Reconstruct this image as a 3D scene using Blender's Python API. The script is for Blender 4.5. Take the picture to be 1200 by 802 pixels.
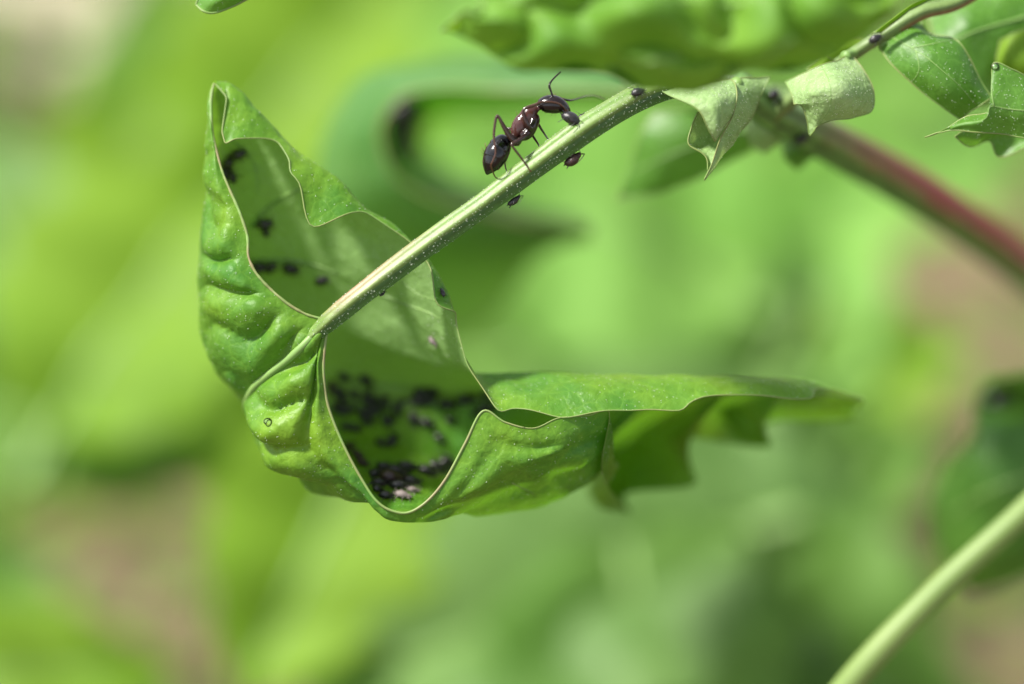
import bpy, bmesh, math, random
import numpy as np
from mathutils import Vector, Matrix, noise
from mathutils.bvhtree import BVHTree
from mathutils.kdtree import KDTree

# ------------------------------------------------------------------ scene, camera, light
# one Blender unit is one centimetre
sc = bpy.context.scene
for o in list(bpy.data.objects): bpy.data.objects.remove(o)
col = sc.collection
sc.unit_settings.system = 'METRIC'
sc.unit_settings.scale_length = 0.01
PITCH = math.radians(30)
DIST = 30.0
FOCUS = Vector((0, 0, 12.0))
RT = Vector((1, 0, 0))
UP = Vector((0, math.sin(PITCH), math.cos(PITCH)))
FW = Vector((0, math.cos(PITCH), -math.sin(PITCH)))
cam = bpy.data.cameras.new('camera')
camo = bpy.data.objects.new('camera', cam); col.objects.link(camo)
CAM = FOCUS - FW * DIST
camo.matrix_world = Matrix((
    (RT.x, UP.x, -FW.x, CAM.x), (RT.y, UP.y, -FW.y, CAM.y), (RT.z, UP.z, -FW.z, CAM.z), (0, 0, 0, 1)))
cam.sensor_width = 36; cam.lens = 36 * DIST / 8.0
cam.clip_start = 0.5; cam.clip_end = 20000
cam.dof.use_dof = True; cam.dof.focus_distance = DIST + 0.05
cam.dof.aperture_fstop = 0.065
sc.camera = camo

SUN = Vector((-0.56, -0.03, 0.83)).normalized()
w = bpy.data.worlds.new('World'); sc.world = w; w.use_nodes = True
nt = w.node_tree
sky = nt.nodes.new('ShaderNodeTexSky'); sky.sky_type = 'NISHITA'; sky.sun_disc = False
sky.sun_elevation = math.asin(SUN.z); sky.sun_rotation = math.atan2(SUN.x, SUN.y)
bg = nt.nodes['Background']; bg.inputs[1].default_value = 0.10
hz = nt.nodes.new('ShaderNodeHueSaturation'); hz.inputs['Saturation'].default_value = 0.4   # milky, hazy sky
nt.links.new(sky.outputs[0], hz.inputs['Color']); nt.links.new(hz.outputs[0], bg.inputs[0])
sl = bpy.data.lights.new('sun', 'SUN'); sl.energy = 3.5; sl.angle = math.radians(6); sl.color = (1, 0.955, 0.88)
so = bpy.data.objects.new('sun', sl); col.objects.link(so)
so.rotation_euler = SUN.to_track_quat('Z', 'Y').to_euler(); so.location = (-40, 0, 90)
sc.view_settings.view_transform = 'Standard'; sc.view_settings.look = 'None'
sc.view_settings.gamma = 1; sc.view_settings.use_curve_mapping = False
sc.view_settings.exposure = 1.5

cy = sc.cycles; cy.max_bounces = 7; cy.diffuse_bounces = 3; cy.glossy_bounces = 2; cy.transmission_bounces = 5; cy.caustics_reflective = False; cy.caustics_refractive = False

rnd = random.Random(7)

# ------------------------------------------------------------------ helpers
def W(px, py, d):
    s = (DIST + d) / DIST / 150.0
    return FOCUS + RT * ((px - 600) * s) + UP * ((401 - py) * s) + FW * d

def tag(o, label=None, cat=None, group=None, kind=None):
    if label: o['label'] = label
    if cat: o['category'] = cat
    if group: o['group'] = group
    if kind: o['kind'] = kind
    return o

def empty(name, loc):
    o = bpy.data.objects.new(name, None); col.objects.link(o); o.location = loc
    o.empty_display_size = 0.3
    return o

ROOTLOC = {}
def link(name, me, mats, parent=None, smooth=True):
    o = bpy.data.objects.new(name, me); col.objects.link(o)
    for m in (mats if isinstance(mats, (list, tuple)) else [mats]):
        if m: me.materials.append(m)
    if smooth:
        me.polygons.foreach_set('use_smooth', [True] * len(me.polygons))
    if parent is not None:
        o.parent = parent
        if parent.type == 'EMPTY': o.matrix_parent_inverse = Matrix.Translation(-parent.location)
    return o

class MB:
    def __init__(s): s.v = []; s.f = []; s.m = []
    def add(s, V, F, mi=0):
        b = len(s.v); s.v.extend([tuple(x) for x in V]); s.f.extend([tuple(i + b for i in f) for f in F]); s.m.extend([mi] * len(F))
    def mesh(s, name):
        me = bpy.data.meshes.new(name); me.from_pydata(s.v, [], s.f)
        me.polygons.foreach_set('material_index', s.m); me.update()
        return me

def cr1(P, x):
    """Catmull-Rom through rows of P (n, ...) at float positions x"""
    P = np.asarray(P, float); n = len(P); x = np.asarray(x, float)
    i = np.clip(np.floor(x).astype(int), 0, n - 2); t = (x - i)
    sh = (-1,) + (1,) * (P.ndim - 1); t = t.reshape(sh)
    p1 = P[i]; p2 = P[i + 1]
    p0 = np.where((i > 0).reshape(sh), P[np.maximum(i - 1, 0)], 2 * p1 - p2)
    p3 = np.where((i < n - 2).reshape(sh), P[np.minimum(i + 2, n - 1)], 2 * p2 - p1)
    return 0.5 * (2 * p1 + (p2 - p0) * t + (2 * p0 - 5 * p1 + 4 * p2 - p3) * t ** 2 + (3 * p1 - p0 - 3 * p2 + p3) * t ** 3)

def dense(P, n):
    P = np.asarray(P, float)
    return cr1(P, np.linspace(0, len(P) - 1, n))

def grid_faces(nr, nc):
    return [(r * nc + c, r * nc + c + 1, (r + 1) * nc + c + 1, (r + 1) * nc + c) for r in range(nr - 1) for c in range(nc - 1)]

def to_world(A):
    A = np.asarray(A, float); sh = A.shape[:-1]; A = A.reshape(-1, 3)
    s = (DIST + A[:, 2]) / DIST / 150.0
    R = np.array(FOCUS)[None] + ((A[:, 0] - 600) * s)[:, None] * np.array(RT)[None] + ((401 - A[:, 1]) * s)[:, None] * np.array(UP)[None] + A[:, 2:3] * np.array(FW)[None]
    return R.reshape(sh + (3,))

def grid_normals(G):
    du = np.gradient(G, axis=0); dv = np.gradient(G, axis=1)
    n = np.cross(du, dv); l = np.linalg.norm(n, axis=-1, keepdims=True)
    return n / np.maximum(l, 1e-9)

def tube(mb, pts, rad, seg=10, mi=0, prof=None, flat=1.0, closed_ends=True):
    """pts (n,3) world; rad scalar/array; prof(angle, i)->multiplier"""
    pts = np.asarray(pts, float); n = len(pts)
    rad = np.full(n, rad) if np.isscalar(rad) else np.asarray(rad, float)
    T = np.gradient(pts, axis=0); T /= np.maximum(np.linalg.norm(T, axis=1, keepdims=True), 1e-9)
    ref = -np.array(FW)
    V = []
    nprev = None
    for i in range(n):
        t = T[i]
        a = (ref if nprev is None else nprev); a = a - t * np.dot(a, t)
        if np.linalg.norm(a) < 1e-6: a = np.array(UP) - t * np.dot(np.array(UP), t)
        a /= np.linalg.norm(a); nprev = a; b = np.cross(t, a)
        for k in range(seg):
            th = 2 * math.pi * k / seg
            r = rad[i] * (prof(th, i) if prof else 1.0)
            V.append(pts[i] + a * (math.cos(th) * r * flat) + b * (math.sin(th) * r))
    F = [(i * seg + k, i * seg + (k + 1) % seg, (i + 1) * seg + (k + 1) % seg, (i + 1) * seg + k) for i in range(n - 1) for k in range(seg)]
    if closed_ends:
        F.append(tuple(range(seg))[::-1]); F.append(tuple((n - 1) * seg + k for k in range(seg)))
    mb.add(V, F, mi)

def px_tube(mb, ctrl, n, seg=10, **kw):
    """ctrl rows: px, py, d, radius in px"""
    C = dense(np.asarray(ctrl, float), n)
    tube(mb, to_world(C[:, :3]), np.maximum(C[:, 3], 0.05) / 150.0, seg, **kw)

def bvh_of(me):
    return BVHTree.FromPolygons([v.co.copy() for v in me.vertices], [tuple(p.vertices) for p in me.polygons])

def pick(bvhs, px, py):
    d = (W(px, py, 0) - CAM).normalized(); best = None
    for b in bvhs:
        h = b.ray_cast(CAM, d)
        if h[0] is not None and (best is None or h[3] < best[3]): best = h
    if best is None: return None
    n = best[1] if best[1].dot(d) < 0 else -best[1]
    return best[0], n

# ------------------------------------------------------------------ materials
def nodes(name):
    m = bpy.data.materials.new(name); m.use_nodes = True
    t = m.node_tree; p = t.nodes['Principled BSDF']
    return m, t, p

def N(t, typ, **kw):
    n = t.nodes.new(typ)
    for k, v in kw.items():
        if k in n.inputs: n.inputs[k].default_value = v
        else: setattr(n, k, v)
    return n

def mixc(t, fac, a, b, blend='MIX'):
    n = t.nodes.new('ShaderNodeMix'); n.data_type = 'RGBA'; n.blend_type = blend
    for s, v in ((0, fac), (6, a), (7, b)):
        if hasattr(v, 'is_linked') or hasattr(v, 'links'): t.links.new(v, n.inputs[s])
        else: n.inputs[s].default_value = v if s == 0 else (*v, 1)
    return n.outputs[2]

def ramp(t, src, a, b):
    n = t.nodes.new('ShaderNodeMapRange'); n.inputs[1].default_value = a; n.inputs[2].default_value = b
    t.links.new(src, n.inputs[0]); return n.outputs[0]

def leaf_mat(name, c1, c2, trans, tfac=0.35, rough=0.45, specks=0.0, bump=0.25, net=0.35, scale=1.0, spec=0.35, far=False, under=None):
    m, t, p = nodes(name)
    tc = N(t, 'ShaderNodeTexCoord').outputs['Object']
    big = N(t, 'ShaderNodeTexNoise', Scale=1.3 * scale, Detail=4.0); t.links.new(tc, big.inputs['Vector'])
    fine = N(t, 'ShaderNodeTexNoise', Scale=14.0 * scale, Detail=5.0); t.links.new(tc, fine.inputs['Vector'])
    c = mixc(t, ramp(t, big.outputs['Fac'], 0.35, 0.65), c1, c2)
    c = mixc(t, ramp(t, fine.outputs['Fac'], 0.3, 0.75), c, mixc(t, 1.0, c, (0.72, 0.78, 0.62), 'MULTIPLY'))
    if far:
        t.links.new(c, p.inputs['Base Color']); p.inputs['Roughness'].default_value = rough; p.inputs['Specular IOR Level'].default_value = spec
        tr = N(t, 'ShaderNodeBsdfTranslucent'); tr.inputs['Color'].default_value = (*trans, 1)
        mx = N(t, 'ShaderNodeMixShader'); mx.inputs[0].default_value = tfac
        t.links.new(p.outputs[0], mx.inputs[1]); t.links.new(tr.outputs[0], mx.inputs[2]); t.links.new(mx.outputs[0], t.nodes['Material Output'].inputs[0])
        return m
    # small vein network
    warp = N(t, 'ShaderNodeVectorMath', operation='MULTIPLY_ADD'); t.links.new(fine.outputs['Color'], warp.inputs[0])
    warp.inputs[1].default_value = (0.06, 0.06, 0.06); t.links.new(tc, warp.inputs[2])
    vor = N(t, 'ShaderNodeTexVoronoi', feature='DISTANCE_TO_EDGE', Scale=6.5 * scale); t.links.new(warp.outputs[0], vor.inputs['Vector'])
    vein = ramp(t, vor.outputs['Distance'], 0.06, 0.0)
    vm = N(t, 'ShaderNodeMath', operation='MULTIPLY'); t.links.new(vein, vm.inputs[0]); vm.inputs[1].default_value = net * 0.6
    c = mixc(t, vm.outputs[0], c, tuple(min(1, x * 1.7 + 0.01) for x in c2))
    if under:      # paler inner side: leaf bloom plus light on that wall, put into the colour
        geo = N(t, 'ShaderNodeNewGeometry')
        c = mixc(t, geo.outputs['Backfacing'], c, mixc(t, ramp(t, fine.outputs['Fac'], 0.3, 0.75), under, tuple(x * 0.8 for x in under)))
    tcol = mixc(t, ramp(t, big.outputs['Fac'], 0.35, 0.65), trans, tuple(x * 0.8 for x in trans))
    tcol = mixc(t, vm.outputs[0], tcol, tuple(x * 0.6 for x in trans))
    if specks:
        v2 = N(t, 'ShaderNodeTexVoronoi', Scale=26.0 * scale); t.links.new(tc, v2.inputs['Vector'])
        dot = ramp(t, v2.outputs['Distance'], 0.17, 0.10)
        sel = N(t, 'ShaderNodeSeparateColor'); t.links.new(v2.outputs['Color'], sel.inputs[0])
        ss = ramp(t, sel.outputs[0], 0.62, 0.7)
        mm = N(t, 'ShaderNodeMath', operation='MULTIPLY'); t.links.new(dot, mm.inputs[0]); t.links.new(ss, mm.inputs[1])
        m3 = N(t, 'ShaderNodeMath', operation='MULTIPLY'); t.links.new(mm.outputs[0], m3.inputs[0]); m3.inputs[1].default_value = specks
        c = mixc(t, m3.outputs[0], c, (0.62, 0.7, 0.5))
    t.links.new(c, p.inputs['Base Color'])
    p.inputs['Roughness'].default_value = rough; p.inputs['Specular IOR Level'].default_value = spec
    b = N(t, 'ShaderNodeBump', Strength=bump, Distance=0.03)
    hs = N(t, 'ShaderNodeMath', operation='MULTIPLY_ADD'); t.links.new(vor.outputs['Distance'], hs.inputs[0]); hs.inputs[1].default_value = 0.8
    t.links.new(fine.outputs['Fac'], hs.inputs[2]); t.links.new(hs.outputs[0], b.inputs['Height'])
    t.links.new(b.outputs[0], p.inputs['Normal'])
    tr = N(t, 'ShaderNodeBsdfTranslucent'); t.links.new(tcol, tr.inputs['Color']); t.links.new(b.outputs[0], tr.inputs['Normal'])
    mx = N(t, 'ShaderNodeMixShader'); mx.inputs[0].default_value = tfac
    t.links.new(p.outputs[0], mx.inputs[1]); t.links.new(tr.outputs[0], mx.inputs[2])
    t.links.new(mx.outputs[0], t.nodes['Material Output'].inputs[0])
    return m

def plain(name, c1, c2=None, rough=0.5, spec=0.4, scale=4.0, bump=0.0, coat=0.0, sss=0.0):
    m, t, p = nodes(name)
    c2 = c2 or tuple(x * 0.7 for x in c1)
    tc = N(t, 'ShaderNodeTexCoord').outputs['Object']
    nz = N(t, 'ShaderNodeTexNoise', Scale=scale, Detail=5.0); t.links.new(tc, nz.inputs['Vector'])
    t.links.new(mixc(t, ramp(t, nz.outputs['Fac'], 0.35, 0.65), c1, c2), p.inputs['Base Color'])
    p.inputs['Roughness'].default_value = rough; p.inputs['Specular IOR Level'].default_value = spec
    p.inputs['Coat Weight'].default_value = coat
    if sss:
        p.inputs['Subsurface Weight'].default_value = sss; p.inputs['Subsurface Radius'].default_value = (0.05, 0.08, 0.02)
    if bump:
        b = N(t, 'ShaderNodeBump', Strength=bump, Distance=0.03); t.links.new(nz.outputs['Fac'], b.inputs['Height']); t.links.new(b.outputs[0], p.inputs['Normal'])
    return m

def attr_mat(name, rough=0.35, spec=0.5, bump=0.1, bscale=60.0, coat=0.0):
    """colour from the mesh's own colour attribute, broken up by noise"""
    m, t, p = nodes(name)
    a = N(t, 'ShaderNodeAttribute', attribute_name='tint')
    tc = N(t, 'ShaderNodeTexCoord').outputs['Object']
    nz = N(t, 'ShaderNodeTexNoise', Scale=bscale, Detail=3.0); t.links.new(tc, nz.inputs['Vector'])
    t.links.new(mixc(t, ramp(t, nz.outputs['Fac'], 0.3, 0.8), a.outputs['Color'], mixc(t, 1.0, a.outputs['Color'], (0.7, 0.7, 0.7), 'MULTIPLY')), p.inputs['Base Color'])
    p.inputs['Roughness'].default_value = rough; p.inputs['Specular IOR Level'].default_value = spec; p.inputs['Coat Weight'].default_value = coat
    b = N(t, 'ShaderNodeBump', Strength=bump, Distance=0.01); t.links.new(nz.outputs['Fac'], b.inputs['Height']); t.links.new(b.outputs[0], p.inputs['Normal'])
    return m

def set_tint(me, cols):
    a = me.color_attributes.new('tint', 'FLOAT_COLOR', 'POINT')
    arr = np.ones((len(me.vertices), 4), np.float32); arr[:, :3] = cols
    a.data.foreach_set('color', arr.ravel())

M_CURL = leaf_mat('curled_leaf', (0.07, 0.21, 0.03), (0.18, 0.33, 0.028), (0.21, 0.43, 0.025), 0.40, 0.42, under=(0.20, 0.32, 0.115), specks=0.5, net=0.22, bump=0.45, spec=0.28)
M_CURL2 = leaf_mat('curled_leaf_lower', (0.07, 0.21, 0.025), (0.18, 0.33, 0.025), (0.12, 0.29, 0.012), 0.36, 0.42, specks=0.5, net=0.22, bump=0.45, spec=0.28)  # shaded copy: no pale inner side, dimmer transmission to darken the lower half
M_RIM = plain('leaf_rim', (0.14, 0.25, 0.055), (0.19, 0.165, 0.075), 0.5, scale=4.0)
M_RIM2 = plain('leaf_rim_green', (0.13, 0.22, 0.05), (0.17, 0.20, 0.06), 0.5, scale=2.0)
M_VEIN = plain('leaf_vein', (0.17, 0.28, 0.075), (0.14, 0.25, 0.06), 0.45, scale=5)
M_PALE = leaf_mat('young_mealy_leaf', (0.31, 0.42, 0.20), (0.22, 0.35, 0.12), (0.30, 0.48, 0.10), 0.25, 0.6, specks=0.7, net=0.6, bump=0.5, scale=1.6)
M_MID = leaf_mat('green_leaf', (0.07, 0.18, 0.025), (0.11, 0.25, 0.035), (0.16, 0.40, 0.02), 0.35, 0.42, specks=0.5)
M_TOP = leaf_mat('crumpled_leaf', (0.08, 0.21, 0.02), (0.16, 0.32, 0.03), (0.24, 0.46, 0.02), 0.35, 0.6, specks=0.0, net=0.1, bump=0.15)
M_BLUE = leaf_mat('greyish_leaf', (0.095, 0.22, 0.065), (0.13, 0.27, 0.08), (0.24, 0.50, 0.035), 0.48, 0.55, far=True)
M_BG = [leaf_mat('weed_leaf_bright', (0.17, 0.36, 0.07), (0.23, 0.42, 0.09), (0.28, 0.54, 0.06), 0.4, 0.55, scale=0.4, far=True, spec=0.2),
        leaf_mat('weed_leaf_mid', (0.085, 0.18, 0.03), (0.12, 0.23, 0.04), (0.17, 0.35, 0.025), 0.4, 0.55, scale=0.4, far=True, spec=0.2),
        leaf_mat('weed_leaf_bluish', (0.10, 0.19, 0.05), (0.13, 0.23, 0.06), (0.16, 0.31, 0.03), 0.3, 0.55, scale=0.4, far=True, spec=0.2),
        leaf_mat('weed_leaf_yellow', (0.16, 0.29, 0.022), (0.21, 0.34, 0.035), (0.29, 0.50, 0.02), 0.4, 0.55, scale=0.4, far=True, spec=0.2),
        leaf_mat('weed_leaf_dark', (0.045, 0.12, 0.012), (0.065, 0.15, 0.018), (0.11, 0.24, 0.012), 0.3, 0.5, scale=0.4, far=True, spec=0.3)]
M_BEAD = plain('mealy_bead', (0.72, 0.78, 0.62), (0.6, 0.68, 0.5), 0.35, scale=20)
M_APHID = plain('black_aphid', (0.010, 0.010, 0.012), (0.022, 0.018, 0.018), 0.32, 0.5, scale=25, bump=0.15)
M_APHID_B = plain('brown_aphid', (0.045, 0.018, 0.014), (0.02, 0.01, 0.01), 0.35, 0.5, scale=25, bump=0.15)
M_SKIN = plain('shed_skin', (0.20, 0.16, 0.145), (0.10, 0.08, 0.08), 0.6, scale=25)
M_STEM = attr_mat('ribbed_stem', 0.45, 0.4, 0.25, 22.0)
M_ANT = attr_mat('ant_shell', 0.16, 0.5, 0.12, 70.0)

# ------------------------------------------------------------------ ground
def ground_material():
    m, t, p = nodes('soil')
    tc = N(t, 'ShaderNodeTexCoord').outputs['Object']
    a = N(t, 'ShaderNodeTexNoise', Scale=0.16, Detail=6.0); t.links.new(tc, a.inputs['Vector'])
    b = N(t, 'ShaderNodeTexNoise', Scale=1.8, Detail=8.0); t.links.new(tc, b.inputs['Vector'])
    c = mixc(t, ramp(t, a.outputs['Fac'], 0.35, 0.65), (0.17, 0.115, 0.08), (0.23, 0.16, 0.115))
    c = mixc(t, ramp(t, b.outputs['Fac'], 0.3, 0.7), mixc(t, 1.0, c, (0.55, 0.5, 0.48), 'MULTIPLY'), c)
    t.links.new(c, p.inputs['Base Color']); p.inputs['Roughness'].default_value = 0.95; p.inputs['Specular IOR Level'].default_value = 0.1
    bm = N(t, 'ShaderNodeBump', Strength=0.7, Distance=0.6); t.links.new(b.outputs['Fac'], bm.inputs['Height']); t.links.new(bm.outputs[0], p.inputs['Normal'])
    return m
def make_ground():
    # one sheet: finely uneven near the plants, coarse to the horizon
    xs = np.concatenate([-np.geomspace(6000, 45, 14), np.linspace(-40, 40, 81), np.geomspace(45, 6000, 14)])
    ys = np.concatenate([-np.geomspace(6000, 45, 14), np.linspace(-40, 60, 101), np.geomspace(65, 6000, 14)])
    V = []
    for y in ys:
        for x in xs:
            z = 0.0
            if abs(x) < 60 and -60 < y < 80:
                z = 0.35 * noise.noise(Vector((x * 0.25, y * 0.25, 0))) + 0.12 * noise.noise(Vector((x * 1.1, y * 1.1, 3)))
            V.append((x, y, z - 0.3))
    mb = MB(); mb.add(V, grid_faces(len(ys), len(xs)))
    g = link('ground', mb.mesh('ground'), ground_material()); tag(g, kind='structure')
    return g
make_ground()

def ground_hit(px, py):
    d = (W(px, py, 0) - CAM).normalized()
    return CAM + d * (-CAM.z / d.z)

# ------------------------------------------------------------------ generic curved sheet
def sheet(mb, rows, nr, nc, rim=0.0, mi=0, rim_mi=1, crumple=0.02, cs=1.6, seed=0.0, sides='lrtb', puff=0.0):
    """rows: control grid of (px, py, d); adds the sheet and a thick rim along its free edges; returns world grid"""
    n = max(len(r) for r in rows)
    A = np.array([dense(r, n * 3) if len(r) != n else dense(r, n * 3) for r in rows])
    A = np.stack([cr1(A[:, j], np.linspace(0, len(rows) - 1, nr)) for j in range(A.shape[1])], 1)
    A = np.stack([dense(A[i], nc) for i in range(nr)], 0)
    G = to_world(A)
    nn = grid_normals(G)
    for i in range(nr):
        for j in range(nc):
            q = Vector(G[i, j]) * cs + Vector((seed, seed * 1.7, 0))
            G[i, j] += nn[i, j] * (crumple * (noise.noise(q) + 0.5 * noise.noise(q * 2.3)))
            if puff: G[i, j] -= np.array(FW) * (puff * abs(noise.noise(q * 1.3 + Vector((3, 8, 1)))) ** .7)
    mb.add(G.reshape(-1, 3), grid_faces(nr, nc), mi)
    if rim:
        for s, L in (('l', G[:, 0]), ('r', G[:, -1]), ('t', G[0]), ('b', G[-1])):
            if s in sides: tube(mb, L, rim, 6, rim_mi)
    return G

def line_on(G, uv, lift=0.0):
    """points on a world grid along (row, col) fractions"""
    nr, nc = G.shape[:2]; uv = dense(uv, 24)
    nn = grid_normals(G); out = []
    for u, v in uv:
        r = min(max(u, 0), 1) * (nr - 1); c = min(max(v, 0), 1) * (nc - 1)
        i, j = int(min(r, nr - 2)), int(min(c, nc - 2)); a, b = r - i, c - j
        f = lambda X: X[i, j] * (1 - a) * (1 - b) + X[i + 1, j] * a * (1 - b) + X[i, j + 1] * (1 - a) * b + X[i + 1, j + 1] * a * b
        out.append(f(G) + f(nn) * lift)
    return np.array(out)

def vein(G, uv, r0, r1, parent, name='vein', lift=0.0, mat=None, seg=8):
    P = line_on(G, uv, lift)
    mb = MB(); tube(mb, P, np.linspace(r0, r1, len(P)), seg)
    return link(name, mb.mesh(name), mat or M_VEIN, parent)

_bead = None
def bead_hairs(me, n, rmin, rmax, parent, seed=1, filt=None, name='mealy_hairs'):
    """tiny bladder hairs strewn over a mesh, joined into one part"""
    R = random.Random(seed)
    polys = [p for p in me.polygons if p.material_index in (0, 3) and (filt is None or filt(p.center))]
    ar = np.cumsum([p.area for p in polys])
    ico = [(0, 0, 1), (0.87, 0, 0.2), (-0.43, 0.75, 0.2), (-0.43, -0.75, 0.2), (0, 0, -0.6), (0.43, 0.7, -.2), (-0.8, 0, -.2), (0.43, -0.7, -.2)]
    fc = [(0, 1, 2), (0, 2, 3), (0, 3, 1), (1, 5, 2), (2, 6, 3), (3, 7, 1), (5, 6, 2), (6, 7, 3), (7, 5, 1), (4, 6, 5), (4, 7, 6), (4, 5, 7)]
    mb = MB()
    for k in range(n):
        p = polys[int(min(np.searchsorted(ar, R.random() * ar[-1]), len(polys) - 1))]
        vs = [me.vertices[i].co for i in p.vertices]
        a, b = R.random(), R.random()
        q = vs[0].lerp(vs[1], a).lerp(vs[-1].lerp(vs[2 % len(vs)], a), b)
        r = rmin + (rmax - rmin) * R.random() ** 2
        nn = p.normal if p.normal.dot(FW) < 0 else -p.normal
        q = q + nn * r * 0.6
        mb.add([(q.x + x * r, q.y + y * r, q.z + z * r) for x, y, z in ico], fc)
    return tag(link(name, mb.mesh(name), M_BEAD, parent), kind='stuff')

# ================================================================== the main plant
BASE = Vector((11.5, 9.5, -0.15))
plant = empty('goosefoot_plant', BASE)
tag(plant, 'leafy green weed with red-tinged stem and the curled leaf the ant walks on', 'plant')

# ---- curled leaf
LH = [
 [(385,375,0),(345,415,.03),(296,457,.35),(300,485,1.0),(400,478,1.4),(560,472,1.35),(760,462,1.2),(900,458,1.15),(970,462,1.15),(1012,468,1.1)],
 [(378,374,0),(328,402,0),(272,442,.35),(268,440,1.0),(390,452,1.45),(560,458,1.45),(770,449,1.3),(920,446,1.2),(965,452,1.1),(990,464,1.0)],
 [(370,372,0),(318,392,0),(262,428,.35),(262,425,1.0),(395,440,1.4),(555,452,1.35),(750,442,1.0),(905,443,.7),(940,452,.55),(957,467,.45)],
 [(360,369,0),(308,380,0),(254,408,.35),(256,408,1.0),(395,428,1.35),(550,446,1.2),(720,440,.8),(830,442,.55),(852,450,.4),(858,463,.25)],
 [(348,363,0),(298,368,0),(248,388,.35),(252,390,1.0),(395,415,1.25),(540,440,1.05),(670,438,.7),(760,442,.45),(790,458,.25),(800,482,.12)],
 [(337,356,0),(290,356,0),(244,366,.35),(250,372,.95),(395,400,1.15),(520,434,.9),(610,437,.65),(665,440,.45),(690,458,.2),(700,482,.05)],
 [(327,348,0),(284,345,.02),(243,348,.35),(250,355,.95),(395,385,1.05),(500,424,.8),(570,440,.6),(610,445,.45),(635,465,.2),(645,488,.05)],
 [(318,340,.02),(277,335,.02),(241,330,.35),(250,338,.95),(390,365,1.0),(480,398,.75),(535,425,.5),(560,445,.35),(578,468,.15),(587,485,.02)],
 [(308,330,.02),(270,322,.04),(240,312,.35),(252,318,.95),(380,340,.95),(460,365,.75),(505,390,.5),(530,405,.35),(545,417,.22),(552,435,.12)],
 [(298,317,.03),(264,305,.05),(239,295,.38),(252,298,.9),(370,315,.9),(440,335,.7),(485,350,.5),(510,358,.35),(525,365,.25),(534,375,.18)],
 [(291,300,.05),(260,285,.08),(239,275,.4),(253,275,.9),(355,285,.85),(420,302,.65),(465,315,.5),(495,318,.35),(520,325,.27),(522,345,.12)],
 [(290,278,.08),(258,262,.1),(240,250,.4),(255,252,.85),(340,255,.8),(400,268,.65),(435,272,.5),(460,272,.38),(476,277,.3),(482,284,.25)],
 [(283,255,.1),(256,240,.12),(241,228,.4),(257,230,.8),(325,230,.75),(368,233,.62),(395,235,.5),(415,235,.4),(428,243,.3),(427,248,.25)],
 [(277,240,.12),(254,225,.14),(241,212,.41),(258,212,.78),(312,212,.72),(350,212,.62),(372,210,.5),(385,207,.4),(393,212,.27),(378,262,.08)],
 [(268,220,.15),(252,205,.17),(242,190,.42),(258,192,.75),(300,190,.7),(325,188,.6),(345,183,.5),(357,180,.4),(360,186,.3),(347,210,.12)],
 [(260,200,.18),(250,185,.2),(243,172,.43),(258,172,.72),(288,170,.67),(306,168,.6),(320,162,.5),(330,157,.42),(332,160,.35),(326,168,.28)],
 [(254,178,.22),(248,162,.25),(243,150,.45),(256,148,.66),(275,146,.62),(288,142,.56),(297,135,.5),(303,130,.43),(303,136,.34),(288,163,.2)],
 [(249,155,.25),(246,142,.28),(244,130,.45),(254,126,.6),(264,122,.58),(272,118,.54),(279,113,.5),(283,110,.45),(282,118,.36),(264,168,.2)],
 [(247,130,.3),(245,122,.33),(244,115,.45),(251,108,.55),(257,104,.54),(263,101,.52),(268,100,.5),(270,100,.46),(270,106,.38),(261,152,.24)],
 [(248,110,.34),(247,107,.36),(247,104,.43),(250,100,.48),(253,98,.48),(257,97,.47),(260,97,.46),(262,97,.44),(263,100,.4),(265,114,.3)],
 [(251,98,.38),(250,98,.39),(250,97,.41),(251,96,.43),(252,95,.43),(253,95,.43),(254,95,.43),(254,96,.42),(254,97,.4),(253,98,.38)],
]
GM = [(0,1012,468,1.1),(1,978,456,.9),(1.6,953,455,.6),(2,954,468,.45),(2.3,924,468,.38),(2.6,896,463,.32),(3,853,462.6,.25),(3.4,825,464,.2),
 (3.7,806,472,.15),(4,801,483,.12),(4.4,759,479,.1),(4.6,741,482,.08),(4.9,711,480,.05),(5.5,660,491,.03),(6.2,621,480,.05),(6.6,600,478,.08),
 (7,585,485,.02),(7.5,567,457,.1),(8,547,428,.13),(9,534,378,.18),(9.3,535,366,.16),(9.6,530,364,.1),(10,510,358,.04),(10.3,508,335,.10),(10.6,506,312,.2),(11,482,284,.25),
 (12,427,247,.25),(12.5,407,250,.15),(13,378,264,.08),(13.25,362,270,.06),(13.5,355,240,.1),(13.75,353,212,.13),(14,339,204,.14),(14.4,340,188,.2),
 (15,326,166,.3),(15.5,312,162,.28),(16,285,162,.2),(16.5,274,163,.18),(17,264,169,.18),(18,260,154,.22),(19,266,114,.3),(20,252,98,.38)]
LHA = np.array(LH, float)
SC3 = np.array([1, 1, 1.0])
NR, NC = 200, 96
u = np.linspace(0, 20, NR); v = np.linspace(0, 9, NC)
A = cr1(LHA, u)                                  # rows
A = np.stack([cr1(A[i], v) for i in range(NR)])  # cols
GMa = np.array(GM, float)
gd = np.stack([np.interp(u, GMa[:, 0], GMa[:, k]) for k in (1, 2, 3)], 1)
gd = np.stack([np.convolve(np.pad(gd[:, k], 2, mode='edge'), [.1, .2, .4, .2, .1], 'valid') for k in range(3)], 1)
off = gd - A[:, -1]
wgt = np.clip((v - 7.4) / 1.6, 0, 1) ** 1.4
A = A + off[:, None, :] * wgt[None, :, None]
GL = to_world(A)
nn = grid_normals(GL)
def quilt(G, nn, f):
    out = G.copy()
    for i in range(G.shape[0]):
        for j in range(G.shape[1]): out[i, j] += nn[i, j] * f(i, j, Vector(G[i, j]))
    return out
SL = -1.0 if Vector(nn[60, 10]).dot(FW) > 0 else 1.0
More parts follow.
